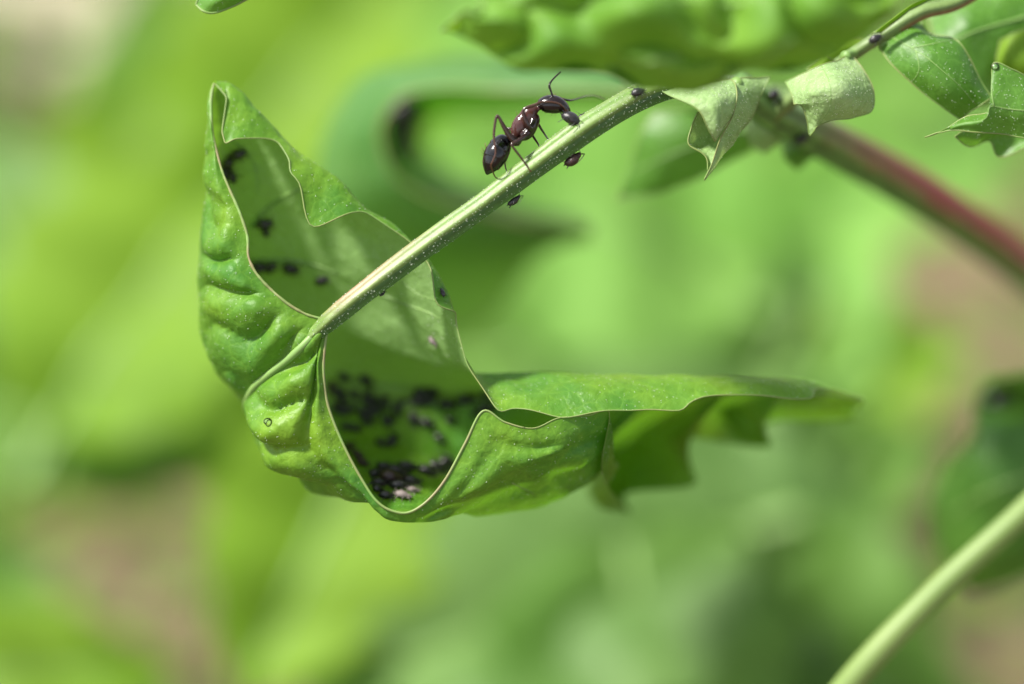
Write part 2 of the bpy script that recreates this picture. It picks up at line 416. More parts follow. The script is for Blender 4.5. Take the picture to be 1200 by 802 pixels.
def disp_L(i, j, q):
    a = 0.030 * noise.noise(q * 2.2) + 0.014 * noise.noise(q * 5.5) + 0.007 * noise.noise(q * 12)
    e = min(1.0, j / 8.0) * min(1.0, (NC - 1 - j) / 10.0) * min(1, i / 6.0) * min(1, (NR - 1 - i) / 20)
    r = u[i]
    b = 0.095 * (abs(math.sin(math.pi * (r - 1.0 + 0.5 * v[j] + 2.4 * noise.noise(q * 1.7)) / 3.0)) ** 0.8 - 0.6) * min(1, max(0, (2.6 - v[j]))) * min(1, max(0, (v[j] - .25) * 1.6)) * (1 if r < 12 else max(0, (16 - r) / 4))
    return (a + SL * b) * e
GL = quilt(GL, nn, disp_L)
# sign of outward normal
RH = [
 (0,  [(385,375.5,0),(385,376,0),(386,376,0),(386,377,0)], (386,377,0)),
 (.4, None, (382,396,0)),
 (1.0,[(353,419,0),(360,422,-.03),(367,425,-.04),(373,427,-.04)],(379,430,0)),
 (1.5,[(332,447,.06),(346,455,-.02),(360,460,-.06),(372,462,-.05)],(382,465,0)),
 (2.0,[(300,473,.2),(316,492,.05),(342,503,-.02),(370,500,-.05)],(391,495,0)),
 (2.5,[(290,485,.6),(304,515,.25),(335,530,.03),(378,530,-.04)],(408,533,0)),
 (3.0,[(305,520,.8),(330,550,.4),(362,562,.12),(400,560,-.02)],(427,567,0)),
 (3.5,[(345,540,1.1),(365,566,.7),(395,580,.25),(424,584,.02)],(441,587,0)),
 (4.0,[(410,520,1.15),(428,565,.55),(443,589,.22),(449,606,.05)],(457,598,0)),
 (4.35,[(454,525,1.2),(470,568,.58),(479,593,.22),(480,613,.07)],(478,601,0)),
 (4.6,[(500,530,1.2),(509,574,.65),(516,599,.30),(514,611,.08)],(500,588,0)),
 (4.8,[(540,545,1.3),(552,590,1.0),(562,607,.5),(548,590,.05)],(522,562,0)),
 (5.0,[(575,540,1.3),(588,585,1.0),(598,600,.5),(577,565,.03)],(545,520,0)),
 (5.15,[(590,540,1.3),(605,582,1.0),(618,595,.5),(598,548,.02)],(566,482,0)),
 (5.3,[(610,540,1.3),(628,578,1.0),(642,588,.5),(622,545,.02)],(592,495,0)),
 (5.5,[(640,535,1.3),(655,570,1.0),(668,575,.5),(650,540,.04)],(625,502,0)),
 (5.7,[(670,530,1.3),(685,560,1.0),(692,562,.5),(680,535,.08)],(655,490,.03)),
 (5.85,[(690,525,1.3),(705,550,1.1),(708,545,.6),(705,522,.25)],(690,487,.08)),
 (5.95,[(705,520,1.35),(715,545,1.2),(718,535,.8),(718,512,.4)],(714,484,.12)),
 (6.05,[(715,515,1.25),(722,540,1.15),(720,552,.95),(716,558,.75)],(706,556,.55)),
 (6.12,[(700,530,2.15),(690,560,2.10),(690,580,2.00),(705,595,1.85)],(740,601,1.80)),
 (6.22,[(735,515,2.15),(740,540,2.05),(742,555,1.95),(738,568,1.85)],(735,578,1.80)),
 (6.4,[(760,500,2.10),(772,520,2.05),(788,540,1.95),(802,556,1.85)],(814,568,1.80)),
 (6.55,None,(796,532,1.80)),
 (6.62,None,(794,512,1.85)),
 (6.9,[(850,475,2.05),(862,488,2.00),(875,502,1.95),(888,515,1.90)],(897,524,1.85)),
 (7.1,None,(892,505,1.90)),
 (7.2,None,(908,494,1.95)),
 (7.5,None,(960,494,1.95)),
 (7.8,None,(1002,491,1.90)),
 (8.2,None,(1000,482,1.90)),
 (9,None,(1013,469,1.1)),
]
rows = []
for m, mid, R in RH:
    M = cr1(LHA[0], [m])[0]
    R = np.array(R, float)
    if mid is None: mid = [M + (R - M) * f - np.array([0, 0, .03 * math.sin(f * 3.14)]) for f in (.2, .4, .6, .8)]
    rows.append([M] + [np.array(x, float) for x in mid] + [R])
RHA = np.array(rows)
NR2, NC2 = 256, 56
u2 = np.linspace(0, len(RH) - 1, NR2); v2 = np.linspace(0, 5, NC2)
B = cr1(RHA, u2); B = np.stack([cr1(B[i], v2) for i in range(NR2)])
ms = np.interp(u2, np.arange(len(RH)), [r[0] for r in RH]); B[:, 0] = cr1(LHA[0], ms)
GR = to_world(B); nn = grid_normals(GR)
SR = -1.0 if Vector(nn[30, 30]).dot(FW) > 0 else 1.0
def disp_R(i, j, q):
    k = u2[i]; s = v2[j] / 5
    e = min(1.0, j / 5.0) * min(1.0, (NC2 - 1 - j) / 6.0) * min(1, i / 14.0) * min(1, (NR2 - 1 - i) / 20)
    a = 0.024 * noise.noise(q * 2.4) + 0.014 * noise.noise(q * 6) + 0.007 * noise.noise(q * 12)
    b = 0
    if k < 9: b = 0.15 * (abs(math.sin(math.pi * (k - 0.9 + 1.0 * s + 0.7 * noise.noise(q * 2.1)) / 1.55)) ** 0.8 - 0.6) * math.sin(math.pi * min(1, s * 1.35)) * min(1, (9 - k) / 2)
    if k < 10: b += -0.07 * math.exp(-((s - 0.72) / 0.06) ** 2) * min(1, k / 3) * min(1, (10 - k) / 2)
    if k >= 9 and k < 19:
        # creases of the lobed flap
        for c0 in (0.88, 0.70):
            dd = (s - c0) / 0.035
            b -= 0.045 * math.exp(-dd * dd) * min(1, (k - 9) / 2) * min(1, (18 - k) / 3 if k > 15 else 1)
    return (a + SR * b) * e
GR = quilt(GR, nn, disp_R)
# the flap's front lobe stands proud of the layer below it
for i in range(NR2):
    for j in range(NC2):
        if 9 < u2[i] < 18.5 and v2[j] > 2.6:
            x, y = B[i, j, 0], B[i, j, 1]
            dist = (y - (603 - (x - 500) * 0.485)) / 1.11
            f = min(1, max(0, dist / 7)); f = f * f * (3 - 2 * f)
            GR[i, j] += np.array(FW) * (0.10 * f * min(1, (u2[i] - 9) / 1.5) * min(1, (18.5 - u2[i]) / 1.5))
mb = MB()
FSL = FSR = -1
def outward(F, sgn): return F if sgn > 0 else [f[::-1] for f in F]
# faces turned so that the outside of the roll is the front
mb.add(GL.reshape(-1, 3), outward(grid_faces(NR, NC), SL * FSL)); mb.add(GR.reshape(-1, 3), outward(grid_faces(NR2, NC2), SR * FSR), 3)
curl_bvh = BVHTree.FromPolygons([Vector(x) for x in mb.v], mb.f)
# thickened rim along the whole margin
def rimline(mb, L, r, mi=1): tube(mb, L, r, 8, mi)
NM = int(np.searchsorted(u2, 14.8))
wob = lambda L, r: r * np.array([1 + .35 * noise.noise(Vector(p) * 7) + .25 * noise.noise(Vector(p) * 23) for p in L])
rimline(mb, GL[:, 0], wob(GL[:, 0], 0.0115)); rimline(mb, GL[:, -1], 0.0055, 2); rimline(mb, GR[:NM, -1], np.interp(u2[:NM], [0, 12, 14.8], [0.012, 0.0105, 0.006])); rimline(mb, GR[NM - 2:, -1], np.interp(u2[NM - 2:], [14, 17.5, 18.3, 40], [0.005, 0.005, 0.002, 0.002]), 2)
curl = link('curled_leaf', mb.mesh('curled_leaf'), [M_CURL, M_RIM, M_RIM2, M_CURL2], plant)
curl['label'] = 'rolled-up leaf hugging the black aphids'

# petiole with ridges; its stripes run along it
PET = [(318,438,.16,2),(338,421,.07,4.5),(358,402,.035,7),(378,384,.0,10),(394,370,-.03,12),(430,341,-.05,13),(500,288,-.02,13.5),(560,245,0,14),(620,200,0,14.5),(700,143,0,15.5),(770,106,.08,16),(830,98,.3,15),(880,112,.6,15)]
def ribbed(th, i):
    return (1 + 0.055 * math.cos(5 * th + 0.6 + .25 * math.sin(i * .06)) + 0.02 * math.cos(11 * th + .3 * math.sin(i * .11))) * (1 + .025 * math.sin(i * .19) + .015 * math.sin(i * .47 + 1))
def ribbed_tube(name, ctrl, n, parent, colf, seg=60, prof=ribbed):
    C = dense(np.asarray(ctrl, float), n); mb = MB()
    tube(mb, to_world(C[:, :3]), C[:, 3] / 150.0, seg, prof=prof)
    me = mb.mesh(name); cols = np.zeros((len(me.vertices), 3))
    for i in range(n):
        for k in range(seg): cols[i * seg + k] = colf(i / (n - 1), 2 * math.pi * k / seg)
    set_tint(me, cols)
    return link(name, me, M_STEM, parent), me
def pet_col(f, th):
    # th: 0 faces the camera side; ridges pale, furrows green; upper side flushed pink near the blade
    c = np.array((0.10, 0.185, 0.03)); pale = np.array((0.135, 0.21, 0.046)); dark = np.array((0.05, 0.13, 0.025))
    r = 0.5 + 0.5 * math.cos(5 * th + 0.6)
    c = c * (1 - r) + pale * r
    c = c * (1 + .22 * noise.noise(Vector((f * 30, th * 2.5, 0))))
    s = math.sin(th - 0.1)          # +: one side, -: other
    if s * PSIGN < -0.15: c = dark * (0.8 + 0.5 * r)  # lower side darkened: green groove plus some shade put into the tint
    pk = math.exp(-((f - 0.40) / 0.08) ** 2) * max(0, s * PSIGN) * (0.35 + 0.65 * abs(math.sin(th * 7 + f * 9)))
    pk += 0.8 * math.exp(-((f - 0.487) / 0.022) ** 2) * max(0, math.sin(th * PSIGN - 0.9))
    pk = min(1, pk)
    return c * (1 - 0.6 * pk) + np.array((0.42, 0.16, 0.17)) * 0.6 * pk
PSIGN = -1
pet, pet_me = ribbed_tube('petiole', PET, 150, curl, pet_col)
pet_bvh = bvh_of(pet_me)
bead_hairs(pet_me, 3000, 0.002, 0.0052, curl, 3)

# midrib and side veins, raised on the blade
Mc = cr1(LHA[0], np.linspace(0, 9, 90)); Mw = to_world(Mc)
mb = MB(); tube(mb, Mw + np.array(-FW) * 0.0, np.interp(np.linspace(0, 1, 90), [0, .1, .25, 1], [0.03, 0.034, 0.03, 0.012]), 10)
link('midrib', mb.mesh('midrib'), M_VEIN, curl)
def vein_px(path, r0, r1, parent, bvhs):
    pts = []
    for x, y in dense(np.array(path, float), 26):
        h = pick(bvhs, x, y)
        if h and (not pts or abs((h[0] - Vector(pts[-1])).dot(FW)) < .25): pts.append(np.array(h[0] - h[1] * (r0 * .35)))
    if len(pts) > 5:
        pts = np.array(pts)
        mb = MB(); tube(mb, pts, np.linspace(r0, r1, len(pts)), 8); link('vein', mb.mesh('vein'), M_VEIN, parent)
for path, r0, r1 in (([(296,306),(330,305),(365,310),(395,321)], .024, .014), ([(445,345),(475,357),(500,366),(516,374)], .014, .007), ([(294,266),(310,247),(330,232),(350,222)], .022, .012),
        ([(272,165),(288,178),(300,198),(302,225)], .010, .005), ([(395,440),(430,450),(470,452),(520,458)], .016, .010),
        ([(600,566),(612,572),(626,579)], .007, .003), ([(470,330),(490,345),(510,352),(524,356)], .007, .004)):
    vein_px(path, r0, r1, curl, [curl_bvh])
bead_hairs(curl.data, 3200, 0.002, 0.0048, curl, 5)

# ---- stems
def stem_col(f, th):
    r = 0.5 + 0.5 * math.cos(7 * th)
    g = np.array((0.10, 0.20, 0.045)) * (0.75 + 0.5 * r) * (1 + .5 * noise.noise(Vector((f * 50, th * 2, 7)))); red = np.array((0.27, 0.05, 0.042)) * (0.8 + 0.4 * r)
    s = math.sin(th * PSIGN + 0.35)
    k = min(1, max(0, s * 2.0 - 0.1 + 0.6 * noise.noise(Vector((f * 40, th * 1.5, 2))))) * min(1, max(0, (f - 0.17) / 0.2))
    return g * (1 - k) + red * k
gx = BASE
def base_px():
    q = BASE - CAM; dd = q.dot(FW); s = dd / DIST / 150.0
    return (600 + q.dot(RT) / s, 401 - q.dot(UP) / s, dd - DIST)
bp = base_px()
STEM = [(862,96,.75,16),(900,128,1.0,22),(960,160,1.6,25),(1040,205,2.4,27),(1120,255,3.2,28),(1200,312,4.0,29),(1350,440,4.8,29),(1480,640,6.5,30),(1480,880,8.0,31),(bp[0],bp[1],bp[2],33)]
stem, stem_me = ribbed_tube('stem', STEM, 160, plant, stem_col, 42, lambda th, i: 1 + 0.05 * math.cos(7 * th))
TWIG = [(905,135,.95,10),(950,100,.75,9),(1005,60,.5,8.5),(1040,38,.45,9),(1080,15,.45,9),(1125,2,.5,8),(1190,-40,.6,8),(1290,-110,.8,7),(1400,-160,1.0,4)]
def twig_col(f, th):
    k = 1 if f > .42 else 0.15
    s = max(0, math.sin(th * PSIGN + 3.4)) * k
    return np.array((0.13, 0.20, 0.055)) * (1 - s) + np.array((0.28, 0.03, 0.05)) * s
twig, twig_me = ribbed_tube('twig', TWIG, 70, plant, twig_col, 24)

def leaf_part(name, rows, nr, nc, mat, parent, rim=0.007, crumple=0.02, cs=1.6, seed=0, veins=(), pet=None, pr=(0.05, 0.03), label=None, beads=0, extra=(), sides='lrtb', vr=0.016, puff=0.0):
    mb = MB(); G = sheet(mb, rows, nr, nc, rim, crumple=crumple, cs=cs, seed=seed, sides=sides, puff=puff)
    for rw, s2 in extra: sheet(mb, rw, nr, nc, rim, crumple=crumple, cs=cs, seed=seed + 5, sides=s2)
    o = link(name, mb.mesh(name), [mat, M_RIM2], parent)
    if label: o['label'] = label
    for uv in veins: vein(G, uv, vr, vr * .4, o)
    if pet:
        mp = MB(); C = dense(np.array(pet, float), 24); tube(mp, to_world(C), np.linspace(pr[0], pr[1], 24), 12)
        link('petiole', mp.mesh('petiole'), M_VEIN, o)
    if beads: bead_hairs(o.data, beads, 0.002, 0.0045, o, int(seed) + 11)
    return o

# ---- crumpled leaf close to the lens, above the stalk
TOP = [
 [(520,25,-0.85),(520,34,-1.1),(532,30,-1.35),(548,22,-1.55),(560,13,-1.55),(565,-6,-1.40),(568,-20,-1.20)],
 [(560,30,-0.85),(560,52,-1.1),(575,42,-1.35),(590,23,-1.55),(605,1,-1.55),(610,-26,-1.40),(613,-40,-1.20)],
 [(612,47,-0.85),(612,78,-1.1),(622,64,-1.35),(635,38,-1.55),(650,8,-1.55),(655,-24,-1.40),(658,-38,-1.20)],
 [(680,60,-0.85),(680,97,-1.1),(690,80,-1.35),(700,49,-1.55),(710,11,-1.55),(715,-24,-1.40),(718,-38,-1.20)],
 [(760,64,-0.85),(760,104,-1.1),(765,86,-1.35),(770,53,-1.55),(775,13,-1.55),(780,-24,-1.40),(783,-38,-1.20)],
 [(845,63,-0.85),(845,103,-1.1),(850,85,-1.35),(850,52,-1.55),(852,13,-1.55),(857,-24,-1.40),(860,-38,-1.20)],
 [(925,53,-0.85),(925,88,-1.1),(925,72,-1.35),(925,43,-1.55),(925,8,-1.55),(930,-26,-1.40),(933,-40,-1.20)],
 [(985,34,-0.85),(985,58,-1.1),(985,47,-1.35),(985,26,-1.55),(990,2,-1.55),(995,-26,-1.40),(998,-40,-1.20)],
 [(1035,10,-0.85),(1035,22,-1.1),(1038,17,-1.35),(1042,7,-1.55),(1048,-5,-1.55),(1053,-26,-1.40),(1056,-40,-1.20)],
]
leaf_part('crumpled_leaf', TOP, 130, 90, M_TOP, plant, 0.008, 0.14, 1.5, 4.0, puff=0.55, veins=([(.98, .7), (.7, .7), (.4, .68), (.02, .65)], [(.75, .5), (.7, .4), (.62, .28)], [(.55, .46), (.48, .38), (.42, .26)]),
          pet=[(1040,-12,-1.4),(1090,-40,-1.0),(1150,-60,-.2),(1200,-44,.6)], label='crumpled green leaf overhanging the stalk', vr=0.014)

# ---- young pale leaves by the node
leaf_part('young_leaf', [
  [(774,106,.0),(800,103,.05),(830,98,.15),(855,93,.25)],
  [(800,118,-.12),(820,112,-.10),(842,104,.0),(862,100,.12)],
  [(820,131,-.16),(835,125,-.18),(850,117,-.08),(864,112,.02)],
  [(832,155,-.14),(840,148,-.17),(850,138,-.1),(862,125,.0)],
  [(838,166,-.1),(842,158,-.12),(847,150,-.08),(856,140,.0)]], 44, 30, M_PALE, plant, 0.006, 0.025, 3, 2.0, vr=0.004,
  veins=([(.0, .6), (.5, .5), (.98, .4)],), pet=[(862,97,.25),(872,103,.45),(880,112,.65)], beads=500, label='pale drooping young leaf folded to a point',
  extra=([[ [(853,93,.25),(870,91,.3),(886,91,.35),(902,90,.4)], [(860,108,.06),(870,115,.12),(882,118,.25),(893,112,.35)], [(858,135,.0),(864,142,.05),(872,145,.15),(882,137,.3)],
            [(846,160,-.02),(852,166,.03),(858,168,.12),(864,160,.25)], [(836,188,0),(840,189,.02),(844,186,.1),(848,178,.2)], [(825,211,.02),(827,209,.03),(829,206,.06),(831,203,.1)] ], 'lrtb'],
         [[ [(816,132,.1),(830,128,.2),(846,126,.3),(860,122,.35)], [(811,150,.1),(825,150,.22),(838,148,.3),(855,145,.3)], [(807,170,.08),(818,170,.18),(832,168,.22),(845,165,.2)], [(826,184,.06),(830,186,.1),(834,187,.1),(838,188,.08)], [(829,200,.04),(829,202,.05),(829,204,.05),(829,206,.04)] ], 'lrtb']))
leaf_part('young_leaf', [
  [(919,95,.35),(945,85,.2),(972,74,.2),(997,63,.4)],
  [(926,110,.2),(952,103,-.02),(985,92,.0),(1013,82,.3)],
  [(929,124,.15),(958,118,-.05),(990,108,-.05),(1026,108,.25)],
  [(940,128,.15),(962,133,.0),(990,125,.02),(1022,131,.25)],
  [(950,159,.2),(958,150,.12),(978,141,.15),(1000,136,.25)]], 44, 34, M_PALE, plant, 0.006, 0.04, 2.5, 9.0, vr=0.004,
  veins=([(.0, .55), (.5, .5), (.98, .4)],), pet=[(990,66,.35),(998,64,.45),(1006,60,.5)], beads=350, label='pale rounded young leaf on the twig')
leaf_part('young_leaf', [[(945,80,.55),(958,70,.5),(966,56,.5)],[(955,84,.5),(964,76,.45),(970,66,.45)],[(968,86,.5),(974,80,.5),(978,72,.5)]], 16, 14, M_BG[3], plant, 0.008, 0.02, 3, 1.0, pet=[(972,80,.5),(978,84,.58),(982,80,.65)], label='tiny yellow-green leaf tip')

leaf_part('young_leaf', [[(955,52,.9),(980,40,.85),(1012,46,.8)],[(966,64,.85),(988,54,.75),(1010,56,.75)],[(984,68,.85),(996,64,.8),(1008,62,.75)]], 24, 20, M_BG[3], plant, 0.006, 0.04, 3, 31.0, pet=[(1000,62,.8),(1006,62,.7),(1012,57,.55)], label='yellow-green young leaf behind the twig')
leaf_part('young_leaf', [[(868,112,1.5),(890,100,1.3),(925,98,1.4)],[(872,135,1.35),(900,125,1.15),(932,120,1.3)],[(880,165,1.4),(905,150,1.2),(930,142,1.35)],[(896,178,1.5),(912,166,1.4),(924,158,1.45)]], 30, 24, M_PALE, plant, 0.006, 0.07, 2.5, 41.0, pet=[(900,104,1.35),(896,112,1.2),(894,120,1.0)], label='blurred grey-green bud leaf at the node')
leaf_part('young_leaf', [[(915,168,1.7),(935,150,1.6),(960,150,1.7)],[(920,186,1.6),(940,172,1.45),(962,168,1.6)],[(935,196,1.7),(948,188,1.6),(960,182,1.7)]], 24, 20, M_MID, plant, 0.006, 0.06, 2.5, 47.0, pet=[(940,155,1.65),(938,152,1.6),(938,148,1.5)], label='small dark bud leaf below the node')
# ---- broader green leaves on the right
leaf_part('leaf', [
  [(1033,58,.45),(1038,48,.45),(1043,38,.5),(1052,26,.55),(1076,16,.6)],
  [(1042,72,.35),(1054,62,.3),(1064,50,.3),(1078,38,.35),(1090,36,.5)],
  [(1058,88,.3),(1072,78,.22),(1086,66,.2),(1100,54,.25),(1116,44,.4)],
  [(1078,105,.3),(1092,96,.2),(1106,84,.18),(1120,70,.22),(1128,55,.35)],
  [(1100,122,.3),(1112,112,.22),(1124,100,.2),(1136,88,.25),(1143,84,.35)],
  [(1126,140,.35),(1136,132,.3),(1146,126,.3),(1154,120,.3),(1162,115,.35)]], 50, 40, M_MID, plant, 0.006, 0.03, 2, 3.0,
  veins=([(.02, .4), (.4, .48), (.98, .5)], [(.25, .45), (.35, .7), (.42, .97)], [(.3, .46), (.45, .25), (.5, .03)]), pet=[(1037,56,.45),(1036,48,.5),(1040,40,.5)], beads=250, label='oval green leaf with a notched tip', vr=0.006)
leaf_part('leaf', [
  [(1084,162,.1),(1096,158,.08),(1108,152,.1)],
  [(1112,152,.0),(1125,146,-.05),(1132,137,.05)],
  [(1140,154,-.05),(1152,140,-.12),(1161,124,.0)],
  [(1158,156,-.05),(1160,125,-.15),(1163,76,-.05)],
  [(1178,158,.0),(1182,128,-.12),(1186,82,-.05)],
  [(1205,162,.0),(1210,130,-.1),(1214,95,.0)],
  [(1245,160,.15),(1250,130,.1),(1255,105,.15)]], 60, 30, M_MID, plant, 0.006, 0.03, 2, 6.0, beads=300,
  veins=([(.98, .5), (.6, .5), (.1, .5)], [(.55, .5), (.5, .75), (.48, .95)]), pet=[(1250,130,.12),(1290,100,.3),(1330,20,.6),(1345,-130,.92)], label='lobed green leaf with a water drop on its tip', vr=0.006,
  extra=([[[(1118,160,.25),(1128,154,.3),(1140,150,.35)],[(1136,172,.4),(1150,160,.4),(1162,150,.4)],[(1160,166,.5),(1170,158,.5),(1180,150,.45)],[(1172,184,.5),(1186,166,.5),(1200,150,.45)],[(1215,168,.4),(1225,158,.4),(1235,145,.3)]], 'lrtb'],))
leaf_part('leaf', [
  [(1085,12,1.1),(1098,60,.9),(1118,112,1.0)],[(1120,-10,1.1),(1135,40,.85),(1152,124,1.0)],[(1150,-40,1.2),(1165,30,.9),(1180,108,1.1)],[(1190,-60,1.2),(1200,20,.95),(1215,90,1.1)],[(1240,-70,1.3),(1250,0,1.0),(1260,60,1.1)]],
  40, 30, M_MID, plant, 0.011, 0.06, 1.5, 8.0, veins=([(.98, .5), (.5, .5), (.05, .5)],), pet=[(1250,0,1.0),(1290,-50,.95),(1320,-126,.86)], label='shaded green leaf behind the twig')
leaf_part('leaf', [
  [(1022,40,.3),(1026,38,.25),(1032,38,.3)],[(1040,30,.25),(1046,22,.2),(1052,22,.25)],[(1060,16,.25),(1068,6,.2),(1074,6,.25)],[(1085,2,.25),(1096,-8,.2),(1104,-6,.25)],[(1120,-20,.3),(1140,-40,.25),(1150,-20,.3)],[(1160,-60,.4),(1175,-70,.4),(1185,-55,.45)]],
  40, 12, M_BG[3], plant, 0.008, 0.01, 2, 1.0, pet=[(1170,-60,.4),(1180,-55,.45),(1190,-40,.55)], label='narrow yellow-green leaf along the twig')

leaf_part('leaf', [[(1172,48,.9),(1192,38,.85),(1235,25,.9)],[(1168,74,.9),(1192,72,.8),(1235,65,.85)],[(1178,98,.95),(1200,96,.9),(1235,90,.9)]], 30, 24, M_BG[3], plant, 0.006, 0.05, 2, 51.0,
  pet=[(1235,58,.87),(1275,20,.85),(1300,-40,.8),(1310,-118,.84)], label='yellow-green leaf behind the water drop')
# ---- blurred rolled leaf behind the ant
ROLL = [
 [(735,112,2.5),(700,108,2.6),(600,108,2.9),(520,105,3.1),(470,117,3.2),(446,158,3.3),(468,212,3.4),(530,240,3.6),(600,256,3.8),(690,268,4.0)],
 [(740,98,2.7),(700,90,2.8),(600,88,3.0),(500,90,3.2),(440,106,3.4),(412,165,3.5),(435,235,3.6),(510,275,3.8),(600,280,4.0),(690,276,4.1)],
 [(740,90,3.0),(700,78,3.2),(600,70,3.5),(490,72,3.8),(415,95,4.0),(378,170,4.2),(392,260,4.3),(465,318,4.5),(550,312,4.7),(680,282,4.6)],
 [(740,84,3.5),(700,72,4.0),(600,70,4.4),(500,78,4.8),(430,105,5.0),(400,175,5.2),(420,280,5.3),(490,360,5.4),(552,385,5.4),(640,282,5.4)]]
leaf_part('rolled_leaf', ROLL, 40, 100, M_BLUE, plant, 0.02, 0.05, 1.0, 12.0, pet=[(735,104,2.9),(790,108,2.0),(840,110,1.2),(880,115,.8)], pr=(.07, .09), label='out-of-focus rolled leaf with a dark hollow',
  extra=([[ROLL[0], [(735,116,3.3),(700,114,3.4),(600,116,3.6),(515,117,3.9),(474,132,4.1),(462,168,4.2),(484,206,4.3),(540,232,4.4),(602,250,4.5),(685,264,4.6)],
            [(730,126,4.3),(700,126,4.4),(605,130,4.8),(540,135,5.2),(512,148,5.4),(505,172,5.5),(522,198,5.5),(560,218,5.5),(605,238,5.5),(670,256,5.5)]], 't'],))
roll_bvh = bvh_of(bpy.data.objects['rolled_leaf'].data)
# blade hanging below the stalk
leaf_part('leaf', [
  [(766,134,1.9),(800,128,1.8),(850,132,1.8),(888,142,1.7)],[(750,165,1.9),(795,160,1.75),(845,155,1.75),(886,152,1.7)],[(736,200,1.95),(785,190,1.8),(840,175,1.8),(884,163,1.75)],[(723,235,2.0),(780,223,1.95),(835,201,1.9),(880,176,1.85)]],
  40, 30, M_MID, plant, 0.008, 0.05, 1.5, 3.0, veins=([(.3, .98), (.45, .6), (.7, .05)],), pet=[(882,152,1.75),(890,142,1.4),(898,130,1.05)], label='blurred leaf hanging under the stalk')
# small tip entering from above on the left, its leaf above the frame
leaf_part('leaf', [[(230,6,.25),(236,-10,.25),(250,-40,.3)],[(238,13,.2),(252,-6,.15),(268,-50,.2)],[(250,15,.2),(275,-15,.1),(300,-70,.2)],[(268,9,.2),(310,-25,.1),(345,-95,.25)],[(292,-2,.2),(350,-50,.15),(400,-120,.3)],[(400,-60,.2),(440,-100,.1),(480,-150,.3)],[(520,-150,.3),(530,-165,.3),(540,-180,.3)]], 50, 24, M_MID, plant, 0.01, 0.03, 2, 15.0,
  pet=[(525,-165,.3),(620,-215,.2),(760,-240,.1),(950,-230,.3),(1150,-150,.5),(1230,-68,.68)], label='leaf tip hanging in from above', beads=200)

